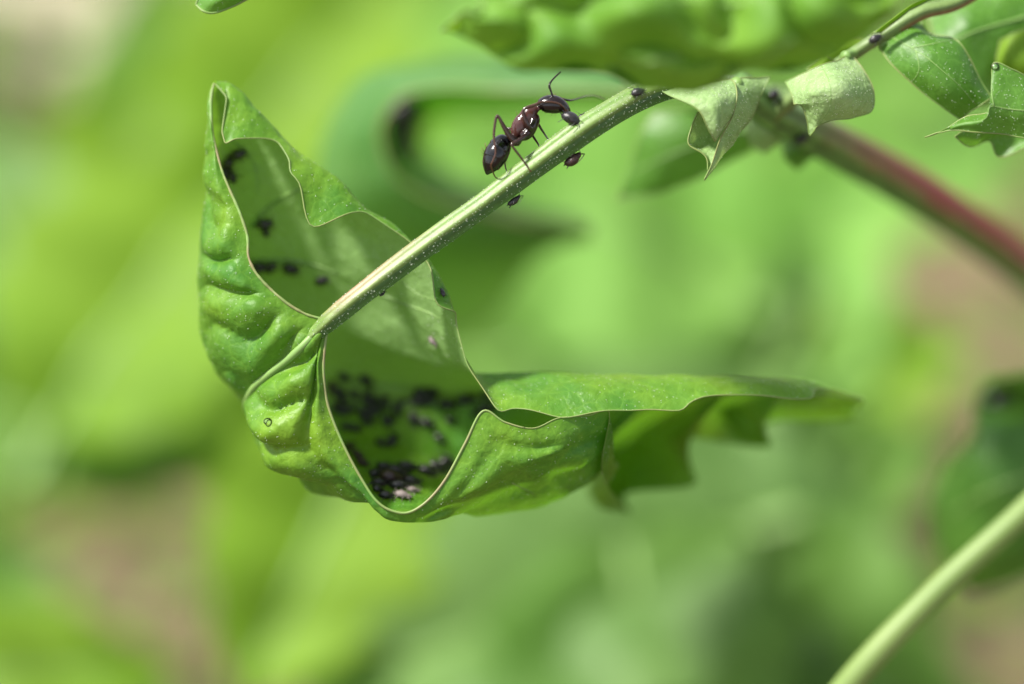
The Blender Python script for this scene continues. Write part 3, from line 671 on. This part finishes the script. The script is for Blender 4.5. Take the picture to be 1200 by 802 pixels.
# ================================================================== insects
# ---- ant: one continuous skin grown from its limbs and segments
def build_ant():
    mb = MB(); tints = []
    BLK = (0.003, 0.0025, 0.0025); RED = (0.055, 0.019, 0.015); BRN = (0.014, 0.008, 0.006); TAN = (0.085, 0.034, 0.018); RBK = (0.016, 0.006, 0.005)
    def seg(ctrl, n, c0, c1=None, flat=1.0, seg_=18):
        a = len(mb.v); px_tube(mb, ctrl, n, seg_, flat=flat); b = len(mb.v)
        for i in range(a, b):
            f = (i - a) // seg_ / max(1, n - 1)
            tints.append([c0[k] + ((c1 or c0)[k] - c0[k]) * f for k in range(3)])
    # gaster with its overlapping plates
    seg([(597,161,0,2),(595,163,0,7),(591,166.5,0,11),(587,171.5,0,13.3),(585.8,173.3,0,13.9),(585.4,174,0,13.5),(582.5,179.5,0,14.4),(580,184,0,14.2),(579.6,184.8,0,13.7),(577,190,0,12.4),(575,194,0,10.8),(574.6,194.8,0,10.2),(573,198.5,0,7.5),(571.5,202,0,4.2),(570.5,205,0,1.2)], 60, BLK, BLK, 0.98, 24)
    # waist with its upright scale
    seg([(592,167,0,3),(598,167,0,4),(602,166,0,4),(606,163,0,5)], 14, BRN, BRN)
    seg([(603.5,171,0,3),(602,166,0,5),(600.5,161,0,4.2),(600,157.5,0,1.5)], 16, BRN, RBK, 1.3)
    # mesosoma
    seg([(602,163,0,3),(605,158,0,7),(608,151,0,9.6),(612,144,0,10.2),(615,140,0,9.4),(618,136.5,0,9.6),(622,132.5,0,9.5),(626,129.5,0,6.5),(630,127.5,0,3.4),(634,126,0,2.6)], 50, RED, RED, 0.85, 24)
    seg([(610,158,0,4),(613,160,0,5.5),(617,158,-.02,6),(621,154,-.02,6),(624,148,-.02,6),(627,140,0,6),(628,134,0,3)], 30, RBK, RBK, 1.2)
    # head and jaws
    seg([(631,126,0,2),(632.5,125,0,6),(636,123.5,0,9),(642,122.3,0,10.6),(648,122.3,0,11),(654,123.6,0,10.2),(659,125.5,0,8),(663,128,0,5.6),(666,130.5,0,3.4),(667.5,132.5,0,1.2)], 44, BLK, RBK, 1.05, 24)
    seg([(660,127,-.025,2.4),(664.5,131,-.03,2),(667,134.5,-.02,1.4),(666,137,-.01,.7)], 14, RBK, TAN)
    seg([(660,128,.03,2.4),(665,131.5,.03,2),(668,134.5,.02,1.4),(667,137,.01,.7)], 14, RBK, TAN)
    # feelers
    seg([(649,117,-.03,1.5),(647.6,112.7,-.05,1.4),(645.6,107,-.06,1.3),(643.8,101.5,-.07,1.5),(645,97,-.06,1.25),(650,91,-.03,1.1),(657,84.5,.02,1.1)], 40, BLK, RBK, 1, 10)
    seg([(651,116,.03,1.5),(655,115,.08,1.3),(661,116.5,.15,1.3),(667,118,.2,1.5),(674,117,.28,1.2),(682,114.5,.36,1.1),(690,113,.45,1.1),(698,113.2,.5,1.1),(709,117.5,.55,1.0)], 44, BLK, BRN, 1, 10)
    # legs; feet rest on the stalk
    def leg(path, c0=BRN, c1=TAN): seg(path, 56, c0, c1, 1, 12)
    # near foreleg, raised over the head to the aphid
    leg([(623,152,-.06,3.2),(619,149,-.09,3.4),(616,142,-.11,3.1),(613.3,133,-.12,2.2),(613.5,129,-.12,1.9),(618,126,-.12,2.0),(626,123.5,-.12,2.1),(632,120.6,-.12,1.6),(637,119.7,-.11,1.3),(645,119.8,-.10,1.3),(653,121,-.09,1.2),(659,124.3,-.08,1.1),(662,128.5,-.06,1.0),(663,133.5,-.05,.9)], RBK, TAN)
    # near middle leg
    leg([(617,159,-.06,3),(611,163,-.10,2.8),(604,167,-.14,2.4),(599.5,169,-.15,1.7),(601,172.5,-.15,1.5),(606,179,-.14,1.5),(612,187,-.12,1.3),(617,194,-.105,1.05),(621,200,-.10,.9),(623,201,-.098,.8)], BRN, TAN)
    # near hind leg
    leg([(610,163,-.05,3.2),(605.5,168.5,-.08,3.6),(600,163,-.10,3.6),(594,154.5,-.11,3.2),(588.5,145,-.12,2.4),(584.5,137,-.13,1.7),(582.5,136,-.13,1.6),(581,140,-.13,1.6),(579.5,150,-.13,1.7),(578.8,160,-.13,1.5),(580,170,-.13,1.3),(580.7,180,-.14,1.2),(578,188,-.14,1.2),(575.5,194,-.12,1.1),(577.5,201,-.08,1.0),(580,207,-.03,.9),(583,209.5,-.02,.8)], BRN, TAN)
    # far legs
    leg([(623,150,.06,3),(627,146,.10,2.4),(630,145,.12,1.8),(634,151,.14,1.5),(638,157,.14,1.2),(642,163,.09,1.0),(645,166,.05,.9)], BRN, TAN)
    leg([(617,158,.06,3),(620,154,.10,2.4),(622,155,.12,1.8),(626,162,.12,1.5),(630,168,.1,1.2),(632.5,172.5,.07,.9),(634,174,.05,.8)], BRN, TAN)
    leg([(611,162,.05,3),(604,158,.11,2.6),(597,151,.13,1.8),(594,154,.14,1.6),(592,166,.16,1.4),(591,182,.15,1.2),(592,194,.12,1.0),(594,202,.08,.8)], BRN, TAN)
    me0 = mb.mesh('ant_segments')
    tmp = bpy.data.objects.new('ant_segments', me0); col.objects.link(tmp)
    md = tmp.modifiers.new('skin', 'REMESH'); md.mode = 'VOXEL'; md.voxel_size = 0.0036; md.use_smooth_shade = True
    sm = tmp.modifiers.new('smooth', 'SMOOTH'); sm.factor = 0.5; sm.iterations = 2
    dg = bpy.context.evaluated_depsgraph_get()
    me = bpy.data.meshes.new_from_object(tmp.evaluated_get(dg))
    bpy.data.objects.remove(tmp)
    kd = KDTree(len(mb.v))
    for i, p in enumerate(mb.v): kd.insert(Vector(p), i)
    kd.balance()
    cols = np.array([tints[kd.find(x.co)[1]] for x in me.vertices])
    set_tint(me, cols); me.name = 'ant'
    me.materials.clear()
    o = bpy.data.objects.new('ant', me); col.objects.link(o); me.materials.append(M_ANT)
    # move the origin to where it stands
    loc = W(607, 190, 0); me.transform(Matrix.Translation(-loc)); o.location = loc
    tag(o, 'dark ant with reddish brown thorax bending over an aphid on the stalk', 'ant')
    # eye and sparse bristles
    kid = MB(); P = W(644, 119.5, -.062)
    for a in range(8): pass
    e = MB()
    rr = 0.016
    for i in range(7):
        for k in range(12):
            th = math.pi * i / 6; ph = 2 * math.pi * k / 12
            e.v.append(tuple(P + RT * (rr * 1.2 * math.sin(th) * math.cos(ph)) + UP * (rr * math.sin(th) * math.sin(ph)) - FW * (rr * .6 * math.cos(th))))
    e.f = [(i * 12 + k, i * 12 + (k + 1) % 12, (i + 1) * 12 + (k + 1) % 12, (i + 1) * 12 + k) for i in range(6) for k in range(12)]; e.m = [0] * len(e.f)
    eo = link('eye', e.mesh('eye'), M_APHID, o); eo.matrix_parent_inverse = Matrix.Translation(-loc)
    hb = MB(); R = random.Random(4)
    for cx, cy, rx, n in ((580,182,14,26),(648,122,10,14),(613,142,11,12)):
        for k in range(n):
            an = R.uniform(0, 6.283); dz = R.uniform(-.5, .5)
            c = math.sqrt(1 - dz * dz)
            p0 = W(cx + math.cos(an) * rx * c * .9, cy + math.sin(an) * rx * c * .9, dz * rx / 150)
            p1 = W(cx + math.cos(an + .25) * (rx * c + 5), cy + math.sin(an + .25) * (rx * c + 5), dz * (rx + 3) / 150)
            tube(hb, [p0, p0.lerp(p1, .5), p1], [0.0018, 0.0014, 0.0006], 4)
    ho = tag(link('bristles', hb.mesh('bristles'), plain('ant_bristle', (0.18, 0.10, 0.05), rough=.5), o), kind='stuff'); ho.matrix_parent_inverse = Matrix.Translation(-loc)
    return o
build_ant()

# ---- aphids: one mesh each, sharing three shapes; x forward, z away from the leaf, about 1 long
def aphid_mesh(name, mat, plump, seed, spread=1.0):
    R = random.Random(seed); mb = MB()
    def body(ctrl, n, sg, flat):
        C = dense(np.array(ctrl, float), n); V = []
        for c in C:
            for k in range(sg):
                th = 2 * math.pi * k / sg; V.append((c[0], math.cos(th) * c[2], c[1] + math.sin(th) * c[2] * flat))
        F = [(i * sg + k, i * sg + (k + 1) % sg, (i + 1) * sg + (k + 1) % sg, (i + 1) * sg + k) for i in range(n - 1) for k in range(sg)]
        F += [tuple(range(sg))[::-1], tuple((n - 1) * sg + k for k in range(sg))]
        mb.add(V, F)
    p = plump
    body([(-.5,.20,.015),(-.46,.21,.10*p),(-.38,.23,.19*p),(-.2,.25,.27*p),(0,.25,.285*p),(.14,.235,.25*p),(.24,.22,.205*p),(.27,.215,.18*p),(.33,.21,.165*p),(.40,.20,.13*p),(.46,.19,.09*p),(.49,.185,.02)], 34, 16, 0.85)
    def limb(pts, r0, r1):
        P = dense(np.array(pts, float), 12); tube(mb, P, np.linspace(r0, r1, 12), 6)
    for s in (-1, 1):
        j = lambda a: a + R.uniform(-.05, .05)
        limb([(.25, s*.12, .15), (j(.38), s*.30*spread, .26), (j(.5), s*.40*spread, .02)], .026, .012)
        limb([(.12, s*.16, .13), (j(.14), s*.40*spread, .28), (j(.12), s*.56*spread, .02)], .026, .012)
        limb([(-.02, s*.16, .13), (j(-.22), s*.42*spread, .32), (j(-.44), s*.60*spread, .02)], .03, .012)
        limb([(.46, s*.05, .22), (j(.58), s*.12, .30), (j(.52), s*.2, .36), (j(.25), s*.30, .46), (j(0), s*.34, .50)], .018, .008)
        limb([(-.34, s*.11, .34), (-.42, s*.13, .38), (-.52, s*.145, .42)], .026, .018)
    limb([(-.47, 0, .2), (-.53, 0, .22), (-.58, 0, .24)], .035, .015)
    me = mb.mesh(name); me.materials.append(mat)
    me.polygons.foreach_set('use_smooth', [True] * len(me.polygons))
    return me
AM = [aphid_mesh('aphid', M_APHID, 1.0, 1), aphid_mesh('aphid_slim', M_APHID, 0.85, 2, .85), aphid_mesh('aphid_brown', M_APHID_B, 1.05, 3)]
BV = [curl_bvh, pet_bvh]
def put_aphid(px, py, ang, size, label, group=None, kind=0, bvhs=None, hit=None, name='aphid', sink=0.0, depth=None):
    h = hit or pick(bvhs or BV, px, py)
    if h is None: return None
    p, n = h
    if depth is not None and (p - CAM).dot(FW) - DIST < depth: return None
    d = RT * math.cos(math.radians(ang)) + UP * math.sin(math.radians(ang))
    x = d - n * d.dot(n)
    if x.length < .05: x = FW - n * FW.dot(n)
    x.normalize(); y = n.cross(x)
    s = size / 150.0
    o = bpy.data.objects.new(name, AM[kind]); col.objects.link(o)
    o.matrix_world = Matrix(((x.x*s, y.x*s, n.x*s, p.x), (x.y*s, y.y*s, n.y*s, p.y), (x.z*s, y.z*s, n.z*s, p.z), (0, 0, 0, 1))) @ Matrix.Translation((0, 0, -.01 - sink))
    return tag(o, label, 'aphid', group)
def stalk_side(px, py, nx, ny, nd=0):
    """a spot on the stalk's surface found from outside along a direction"""
    n = (RT * nx + UP * ny - FW * nd).normalized(); o = W(px, py, 0) + n * 0.4
    h = pet_bvh.ray_cast(o, -n)
    return (h[0], h[1] if h[1].dot(n) > 0 else -h[1]) if h[0] else None
put_aphid(672, 141, -33, 29, "black aphid on the stalk right under the ant's jaws", hit=(W(668, 145.5, -.03), (RT * .42 + UP * .80 - FW * .35).normalized()))
put_aphid(684, 132, -140, 13, 'small greenish black aphid on the stalk beyond the one the ant touches', hit=stalk_side(690, 150, -.5, .7, -.5), kind=1)
put_aphid(671, 183, 35, 24, 'reddish black aphid hanging under the stalk below the ant', hit=stalk_side(660, 170, .55, -.8, .1), kind=2)
put_aphid(600, 233, 32, 19, 'slim black aphid clinging under the stalk behind the ant', hit=stalk_side(592, 220, .55, -.8, .1), kind=1)
put_aphid(446, 353, 60, 9, 'tiny black aphid under the stalk where it joins the curled leaf', hit=stalk_side(440, 333, .6, -.8, .3), kind=0)
put_aphid(751, 110, 20, 17, 'black aphid on the stalk beneath the overhanging crumpled leaf', hit=stalk_side(751, 118, -.3, .6, .8), kind=0)
tb = bvh_of(twig_me)
put_aphid(1026, 46, 30, 17, 'black aphid on the twig between pale and notched leaf', bvhs=[tb], kind=0)
sb_ = bvh_of(stem_me)
for px, py, a in ((905, 112, 20), (938, 160, 60), (928, 178, 10), (905, 168, 150)):
    put_aphid(px, py, a, 20, 'blurred black aphid on the thick stem at the leaf node', 'aphids at the stem node', 0, [sb_])
U = 'blurred black aphid inside the upper pocket of the curled leaf'
for px, py, a, s in ((280,180,20,24),(268,190,60,20),(262,203,80,22),(272,206,120,20),(311,262,10,22),(312,271,100,14),(304,312,5,26),(318,313,30,18),(341,314,-15,22),(378,328,20,18)):
    put_aphid(px, py, a, s, U, 'aphids in the upper pocket', rnd.choice((0, 1)), [curl_bvh])
D = 'black aphid deep in the lower pocket of the curled leaf'
for k, (px, py, sz) in enumerate(((408,441,20),(426,447,22),(398,462,22),(418,468,24),(440,472,26),(405,482,24),(430,488,26),(455,480,22),(470,470,20),(462,497,24),(486,488,22),(498,466,24),(522,470,22),(545,474,24),(560,486,22),(530,492,20),(505,500,18),(420,505,24),(402,505,20),(440,525,22),(520,512,22),(572,480,20),(548,502,20),(455,515,20))):
    put_aphid(px + rnd.uniform(-6, 6), py + rnd.uniform(-5, 5), rnd.uniform(-90, 90), sz * rnd.uniform(.6, 1.25), *((D + ', added to darken its back wall', 'aphids on the back wall of the lower pocket') if py < 479 else (D + ', on its shaded floor', 'aphids on the floor of the lower pocket')), rnd.choice((0, 0, 1)), [curl_bvh], depth=.3)
E = 'black aphid in the cluster behind the lower rim of the curled leaf'
for px, py, a, sz in ((452,553,10,26),(464,557,-20,30),(478,552,5,28),(440,558,70,22),(445,570,50,24),(458,564,15,30),(468,573,25,26),(440,576,60,22),(452,584,30,20),(482,568,10,24),(522,545,30,28),(512,552,25,28),(500,556,-10,24)):
    put_aphid(px, py, a, sz, E, 'aphid cluster at the lower rim', rnd.choice((0, 1, 2)), [curl_bvh], depth=.05)
for k in range(15):      # extra aphids added to deepen the dark band along the pocket's back
    put_aphid(rnd.uniform(388, 470) if k < 10 else rnd.uniform(470, 575), rnd.uniform(456, 500) if k < 10 else rnd.uniform(458, 482), rnd.uniform(-60, 60), rnd.uniform(15, 26),
              D + ', added to darken its back wall', 'aphids on the back wall of the lower pocket', rnd.choice((0, 1)), [curl_bvh], depth=.5)
Rm = 'black aphid peeking over the pink inner rim of the curled leaf'
for px, py, a in ((388, 455, 80), (411, 526, -50), (424, 545, -40), (418, 536, -60)):
    put_aphid(px, py, a, 18, Rm, 'aphids peeking over the rim', 2, [curl_bvh])
for px, py, a in ((466, 122, 70), (458, 138, 80), (472, 134, 40), (460, 152, 100), (476, 150, 60), (457, 168, 90), (478, 120, 20), (474, 168, 50), (466, 184, 60), (486, 136, 30), (464, 160, 20)):
    put_aphid(px, py, a, 34, 'blurred dark aphid in the hollow of the rolled leaf behind the ant', 'aphids in the rolled leaf behind', 0, [roll_bvh])
put_aphid(517, 344, 80, 12, 'small black aphid tucked in the little folded lobe beside the stalk', bvhs=[curl_bvh], kind=1)
# pale cast skins
def cast_skin(px, py, ang, size, label):
    o = put_aphid(px, py, ang, size, label, bvhs=[curl_bvh], kind=1, name='shed_skin')
    if o:
        o.data = o.data.copy(); o.data.materials.clear(); o.data.materials.append(M_SKIN); o['category'] = 'shed skin'
cast_skin(510, 399, -10, 15, 'pale shed aphid skin on the inner wall of the curled leaf')
cast_skin(472, 584, -30, 22, 'greyish shed aphid skin at the bottom of the lower pocket')
cast_skin(484, 577, 20, 16, 'pinkish shed aphid skin beside the rim of the lower pocket')

# ---- water drops
def glass():
    m, t, p = nodes('water')
    tr = N(t, 'ShaderNodeBsdfTransparent'); gl = N(t, 'ShaderNodeBsdfGlossy', Roughness=0.06); fr = N(t, 'ShaderNodeFresnel', IOR=1.6)
    mx = N(t, 'ShaderNodeMixShader'); t.links.new(fr.outputs[0], mx.inputs[0]); t.links.new(tr.outputs[0], mx.inputs[1]); t.links.new(gl.outputs[0], mx.inputs[2])
    t.links.new(mx.outputs[0], t.nodes['Material Output'].inputs[0]); return m
M_WATER = glass()
def drop(p, r, label, n=None):
    bm = bmesh.new(); bmesh.ops.create_icosphere(bm, subdivisions=3, radius=r)
    for q in bm.verts: q.co.z *= 0.85; q.co *= 1 + 0.04 * noise.noise(q.co * 40)
    me = bpy.data.meshes.new('water_drop'); bm.to_mesh(me); bm.free()
    o = link('water_drop', me, M_WATER); o.location = p
    return tag(o, label, 'water drop')
drop(W(1166, 78, -.06), 0.034, 'water drop on the tip of the lobed green leaf')
h = pick([curl_bvh], 315, 495)
if h: drop(h[0] + h[1] * 0.012, 0.034, 'glinting water drop on the bulging back of the curled leaf')

# ================================================================== weeds behind
def weed_leaf(parent, px, py, d, L, Wd, ang, tilt=0.55, mat=0, droop=0.25, stem_at=None, seed=0, lobes=5, name='leaf'):
    """a real blade: length L, width Wd in cm, pointing ang degrees in the view, facing between the sky and the lens"""
    c = W(px, py, d); R = random.Random(seed)
    n = (Vector((0, 0, 1)) * (1 - tilt) - FW * tilt + RT * R.uniform(-.2, .2)).normalized()
    a = RT * math.cos(math.radians(ang)) + UP * math.sin(math.radians(ang)); a = (a - n * a.dot(n)).normalized(); b = n.cross(a)
    nr, nc = 40, 17; G = np.zeros((nr, nc, 3))
    for i in range(nr):
        t = i / (nr - 1)
        wd = Wd * 0.5 * (math.sin(math.pi * min(1, t ** 0.75)) ** 0.8 + 0.02) * (1 + 0.10 * math.sin(t * lobes * 6.283) * (1 - t))
        for j in range(nc):
            s = j / (nc - 1) * 2 - 1
            z = -droop * L * (t - .35) ** 2 - 0.12 * Wd * (1 - abs(s)) ** 2 + 0.03 * Wd * math.sin(t * 17 + s * 2 + seed)
            q = c + a * ((t - 0.5) * L) + b * (s * wd) + n * z
            G[i, j] = q
    mb = MB(); mb.add(G.reshape(-1, 3), grid_faces(nr, nc), 0)
    o = link(name, mb.mesh('leaf'), [M_BG[mat]], parent)
    mv = MB(); tube(mv, G[:, nc // 2], np.linspace(0.09, 0.02, nr), 8)
    link('midrib', mv.mesh('midrib'), M_VEIN, o)
    if stem_at is not None:
        p0 = Vector(G[0, nc // 2]); p3 = Vector(stem_at)
        mp = MB(); P = dense(np.array([p0 - a * -.05, p0 - a * (0.12 * L), p3.lerp(p0, .3) - Vector((0, 0, .1)), p3]), 20); tube(mp, P, 0.085, 8)
        link('petiole', mp.mesh('petiole'), M_VEIN, o)
    return o
M_WSTEM = plain('weed_stem', (0.16, 0.26, 0.07), (0.24, 0.16, 0.10), 0.5, scale=0.6)
def weed(label, foot, head, leaves, name='weed_plant', group=None):
    """foot: ground spot (x, y); head: px, py, d of the stem top; leaves hang from spots along the stem"""
    r = empty(name, Vector((foot[0], foot[1], -.2))); tag(r, label, 'plant', group)
    p0 = Vector((foot[0], foot[1], -.6)); p2 = W(*head); p1 = Vector((p0.x * .75 + p2.x * .25, p0.y * .75 + p2.y * .25, p2.z * .55))
    P = dense(np.array([p0, p1, p2]), 40); mb = MB(); tube(mb, P, np.linspace(.22, .10, 40), 10)
    link('stem', mb.mesh('stem'), M_WSTEM, r)
    for k, (t, kw) in enumerate(leaves):
        weed_leaf(r, stem_at=P[int(t * 39)], seed=hash(label) % 1 + k * 3 + int(head[0]), **kw)
    return r
def L(px, py, d, L_, W_, ang, tilt=.55, mat=0, droop=.25): return dict(px=px, py=py, d=d, L=L_, Wd=W_, ang=ang, tilt=tilt, mat=mat, droop=droop)

weed('bright green weed right behind the stalk and ant', (3.5, 13.5), (900, 480, 9.5), [
    (.95, L(680, 235, 10.5, 4.4, 3.2, 160, .75, 0)), (.9, L(900, 340, 11.5, 4.0, 2.8, 60, .6, 0)), (.7, L(620, 400, 11, 4.2, 2.6, 185, .6, 1)), (.8, L(1000, 440, 11, 2.6, 1.8, 20, .6, 3))])
weed('bluish green weed low beneath the curled leaf', (1.0, 12.5), (760, 640, 9.0), [
    (.95, L(640, 690, 8, 4.2, 3.2, 200, .6, 2)), (.9, L(880, 650, 8.5, 3.6, 3.0, -10, .6, 2)), (.8, L(760, 800, 7.5, 3.6, 3.0, -80, .6, 1)), (.85, L(960, 760, 8, 3.4, 2.6, -40, .6, 1)), (.7, L(940, 560, 10, 3.2, 2.2, 20, .5, 1)), (.75, L(790, 560, 9.5, 4.2, 3.0, 25, .6, 2)), (.75, L(660, 600, 9.5, 4.0, 2.6, 150, .6, 1)), (.6, L(830, 720, 9, 4.2, 3.0, -30, .6, 2))])
weed('yellow-green weed below and left of the curled leaf', (-3.5, 13.0), (350, 600, 10.5), [
    (.95, L(370, 640, 8.5, 3.4, 2.4, 245, .65, 3)), (.9, L(480, 760, 8.5, 3.0, 2.2, -60, .6, 1)), (.8, L(240, 430, 12, 3.0, 2.0, 110, .6, 3))])
weed('broad-leaved weed left of the curled leaf', (-8.0, 13.5), (60, 420, 11), [
    (.95, L(170, 320, 10.5, 4.0, 3.0, 60, .65, 3)), (.9, L(90, 500, 11, 3.0, 1.8, -20, .5, 1)), (.85, L(-20, 260, 11.5, 3.0, 2.2, 120, .6, 2)), (.8, L(150, 200, 13, 3.0, 2.4, 80, .5, 3))])
weed('tall weed behind the tip of the curled leaf', (-6.0, 20.0), (260, 260, 15), [
    (.95, L(190, 90, 14, 3.4, 2.2, 100, .6, 1)), (.95, L(360, 70, 13, 3.6, 3.0, 55, .7, 3)), (.85, L(440, 200, 14, 3.2, 2.4, 10, .6, 0)), (.8, L(330, 240, 15, 3.0, 2.0, -30, .6, 0))])
weed('low weed in the bottom left corner', (-7.5, 9.5), (20, 760, 10), [
    (.95, L(40, 790, 9.5, 3.0, 1.8, 10, .6, 3)), (.9, L(-60, 700, 10, 2.6, 2.0, 120, .6, 1))])
rw = weed('dark green weed with a curled leaf behind the bare pale stalk', (9.5, 7.0), (1300, 560, 3.6), [])
M_DK = leaf_mat('dark_leaf', (0.05, 0.14, 0.02), (0.075, 0.18, 0.025), (0.12, 0.26, 0.012), 0.3, 0.5, far=True)
dk = leaf_part('leaf', [
  [(1152,446,3.6),(1175,440,3.4),(1205,436,3.3),(1250,436,3.4)],[(1146,470,3.3),(1168,462,3.7),(1200,470,3.7),(1250,470,3.5)],[(1140,502,3.2),(1165,500,3.1),(1200,500,3.1),(1255,500,3.3)],
  [(1106,548,3.5),(1140,535,3.0),(1190,530,2.9),(1260,530,3.2)],[(1094,600,3.7),(1130,595,3.1),(1190,590,2.9),(1265,575,3.2)],[(1104,655,3.8),(1140,645,3.3),(1195,635,3.1),(1260,610,3.3)],[(1140,698,3.9),(1170,688,3.6),(1210,670,3.4),(1255,645,3.5)]],
  50, 30, M_DK, rw, 0.008, 0.08, 1.2, 21.0, veins=([(.55, .98), (.6, .6), (.7, .1)],), pet=[(1255,560,3.2),(1280,560,3.4),(1300,562,3.6)])
dkb = bvh_of(dk.data)
for px, py, a in ((1164, 460, 60), (1172, 470, 20), (1160, 474, 80), (1178, 458, 10)):  # dark shapes added to stand in for the shaded hole of the curl
    put_aphid(px, py, a, 30, 'aphid shape added for the dark hole in the curled leaf behind the bare stalk', 'dark shapes added for the hole in the curl', 0, [dkb])
weed('weed beyond the red stem', (9.0, 22.0), (1080, 120, 14), [
    (.95, L(1030, 180, 14, 3.2, 2.2, 190, .6, 0)), (.9, L(1180, 60, 15, 3.0, 2.2, 40, .6, 1)), (.8, L(880, 60, 15, 3.4, 2.4, 170, .6, 1)), (.8, L(600, 40, 16, 3.4, 2.4, 180, .6, 0))])

# bare pale stalk in the lower right
r = empty('bare_stalk', Vector((1.2, 6.0, -.2)))
tag(r, 'smooth pale green bare stalk slanting through the lower right', 'stalk')
mb = MB(); P = [np.array(W(*q)) for q in ((1420,400,-1.7),(1300,500,-1.5),(1200,600,-1.3),(1095,696,-1.2),(990,808,-1.1),(900,940,-.6),(800,1250,2.0))]
P.append(np.array((1.2, 6.0, -.5))); P = dense(np.array(P), 80); tube(mb, P, np.linspace(.085, .12, 80), 16)
o = link('stalk', mb.mesh('stalk'), plain('pale_stalk', (0.15, 0.215, 0.055), (0.125, 0.195, 0.045), .5, scale=1.2), r)

# ---- low ground cover and a few dry leaves on the soil
def ground_cover():
    R = random.Random(21); mb = MB()
    bare = [(ground_hit(*q), rr) for q, rr in (((175, 565), 1.5), ((60, 660), 1.5), ((250, 740), 1.2), ((1100, 300), 1.7), ((1080, 600), 1.7), ((500, 650), 1.2))]   # trodden soil
    for k in range(8500):
        x = R.uniform(-16, 16); y = R.uniform(1, 42); a = R.uniform(0, 6.283); L_ = R.uniform(.35, 1.1); h = R.uniform(.0, .9)
        if noise.noise(Vector((x * .22, y * .22, 5))) < -0.15 and R.random() < .7: continue
        if any((x - q.x) ** 2 + (y - q.y) ** 2 < rr * rr for q, rr in bare) and R.random() < .8: continue
        d = Vector((math.cos(a), math.sin(a), 0)); b = Vector((-d.y, d.x, 0)); c = Vector((x, y, h - .25)); wd = L_ * .32; up = Vector((0, 0, 1))
        P = [c, c + d * L_ * .45 + b * wd + up * .12, c + d * L_ * .45 + up * .05, c + d * L_ * .45 - b * wd + up * .12, c + d * L_ - up * .05]
        mb.add(P, [(0, 1, 2), (0, 2, 3), (1, 4, 2), (2, 4, 3)], R.choice((0, 0, 1, 2)))
    o = link('ground_cover', mb.mesh('ground_cover'), [M_BG[1], M_BG[0], M_BG[3]])
    tag(o, 'low green seedlings carpeting the soil far behind the plant', 'ground cover', kind='stuff')
ground_cover()
M_DRY = plain('dry_leaf', (0.55, 0.46, 0.34), (0.62, 0.54, 0.44), .8, scale=1.5)
for k, (px, py, ang, L_, W_) in enumerate(((20, 5, 20, 3.4, 2.2), (120, 20, -15, 3.0, 1.8), (40, 95, 30, 2.4, 1.6), (280, 40, 80, 2.4, 1.4))):
    c = ground_hit(px, py) + Vector((0, 0, 1.0)); a = Vector((math.cos(math.radians(ang)), math.sin(math.radians(ang)), 0)); b = Vector((-a.y, a.x, 0))
    G = np.zeros((16, 9, 3))
    for i in range(16):
        t = i / 15
        for j in range(9):
            q = j / 4 - 1; G[i, j] = c + a * ((t - .5) * L_) + b * (q * W_ * .5 * math.sin(math.pi * t) ** .7) + Vector((0, 0, .35 * q * q + .25 * math.sin(t * 5 + k) - .6))
    mb = MB(); mb.add(G.reshape(-1, 3), grid_faces(16, 9)); tube(mb, G[:, 4], .03, 6)
    o = link('dry_leaf', mb.mesh('dry_leaf'), M_DRY)
    tag(o, 'pale dried leaf lying on the soil beyond the tall weed', 'dry leaf', 'dried leaves on the soil')
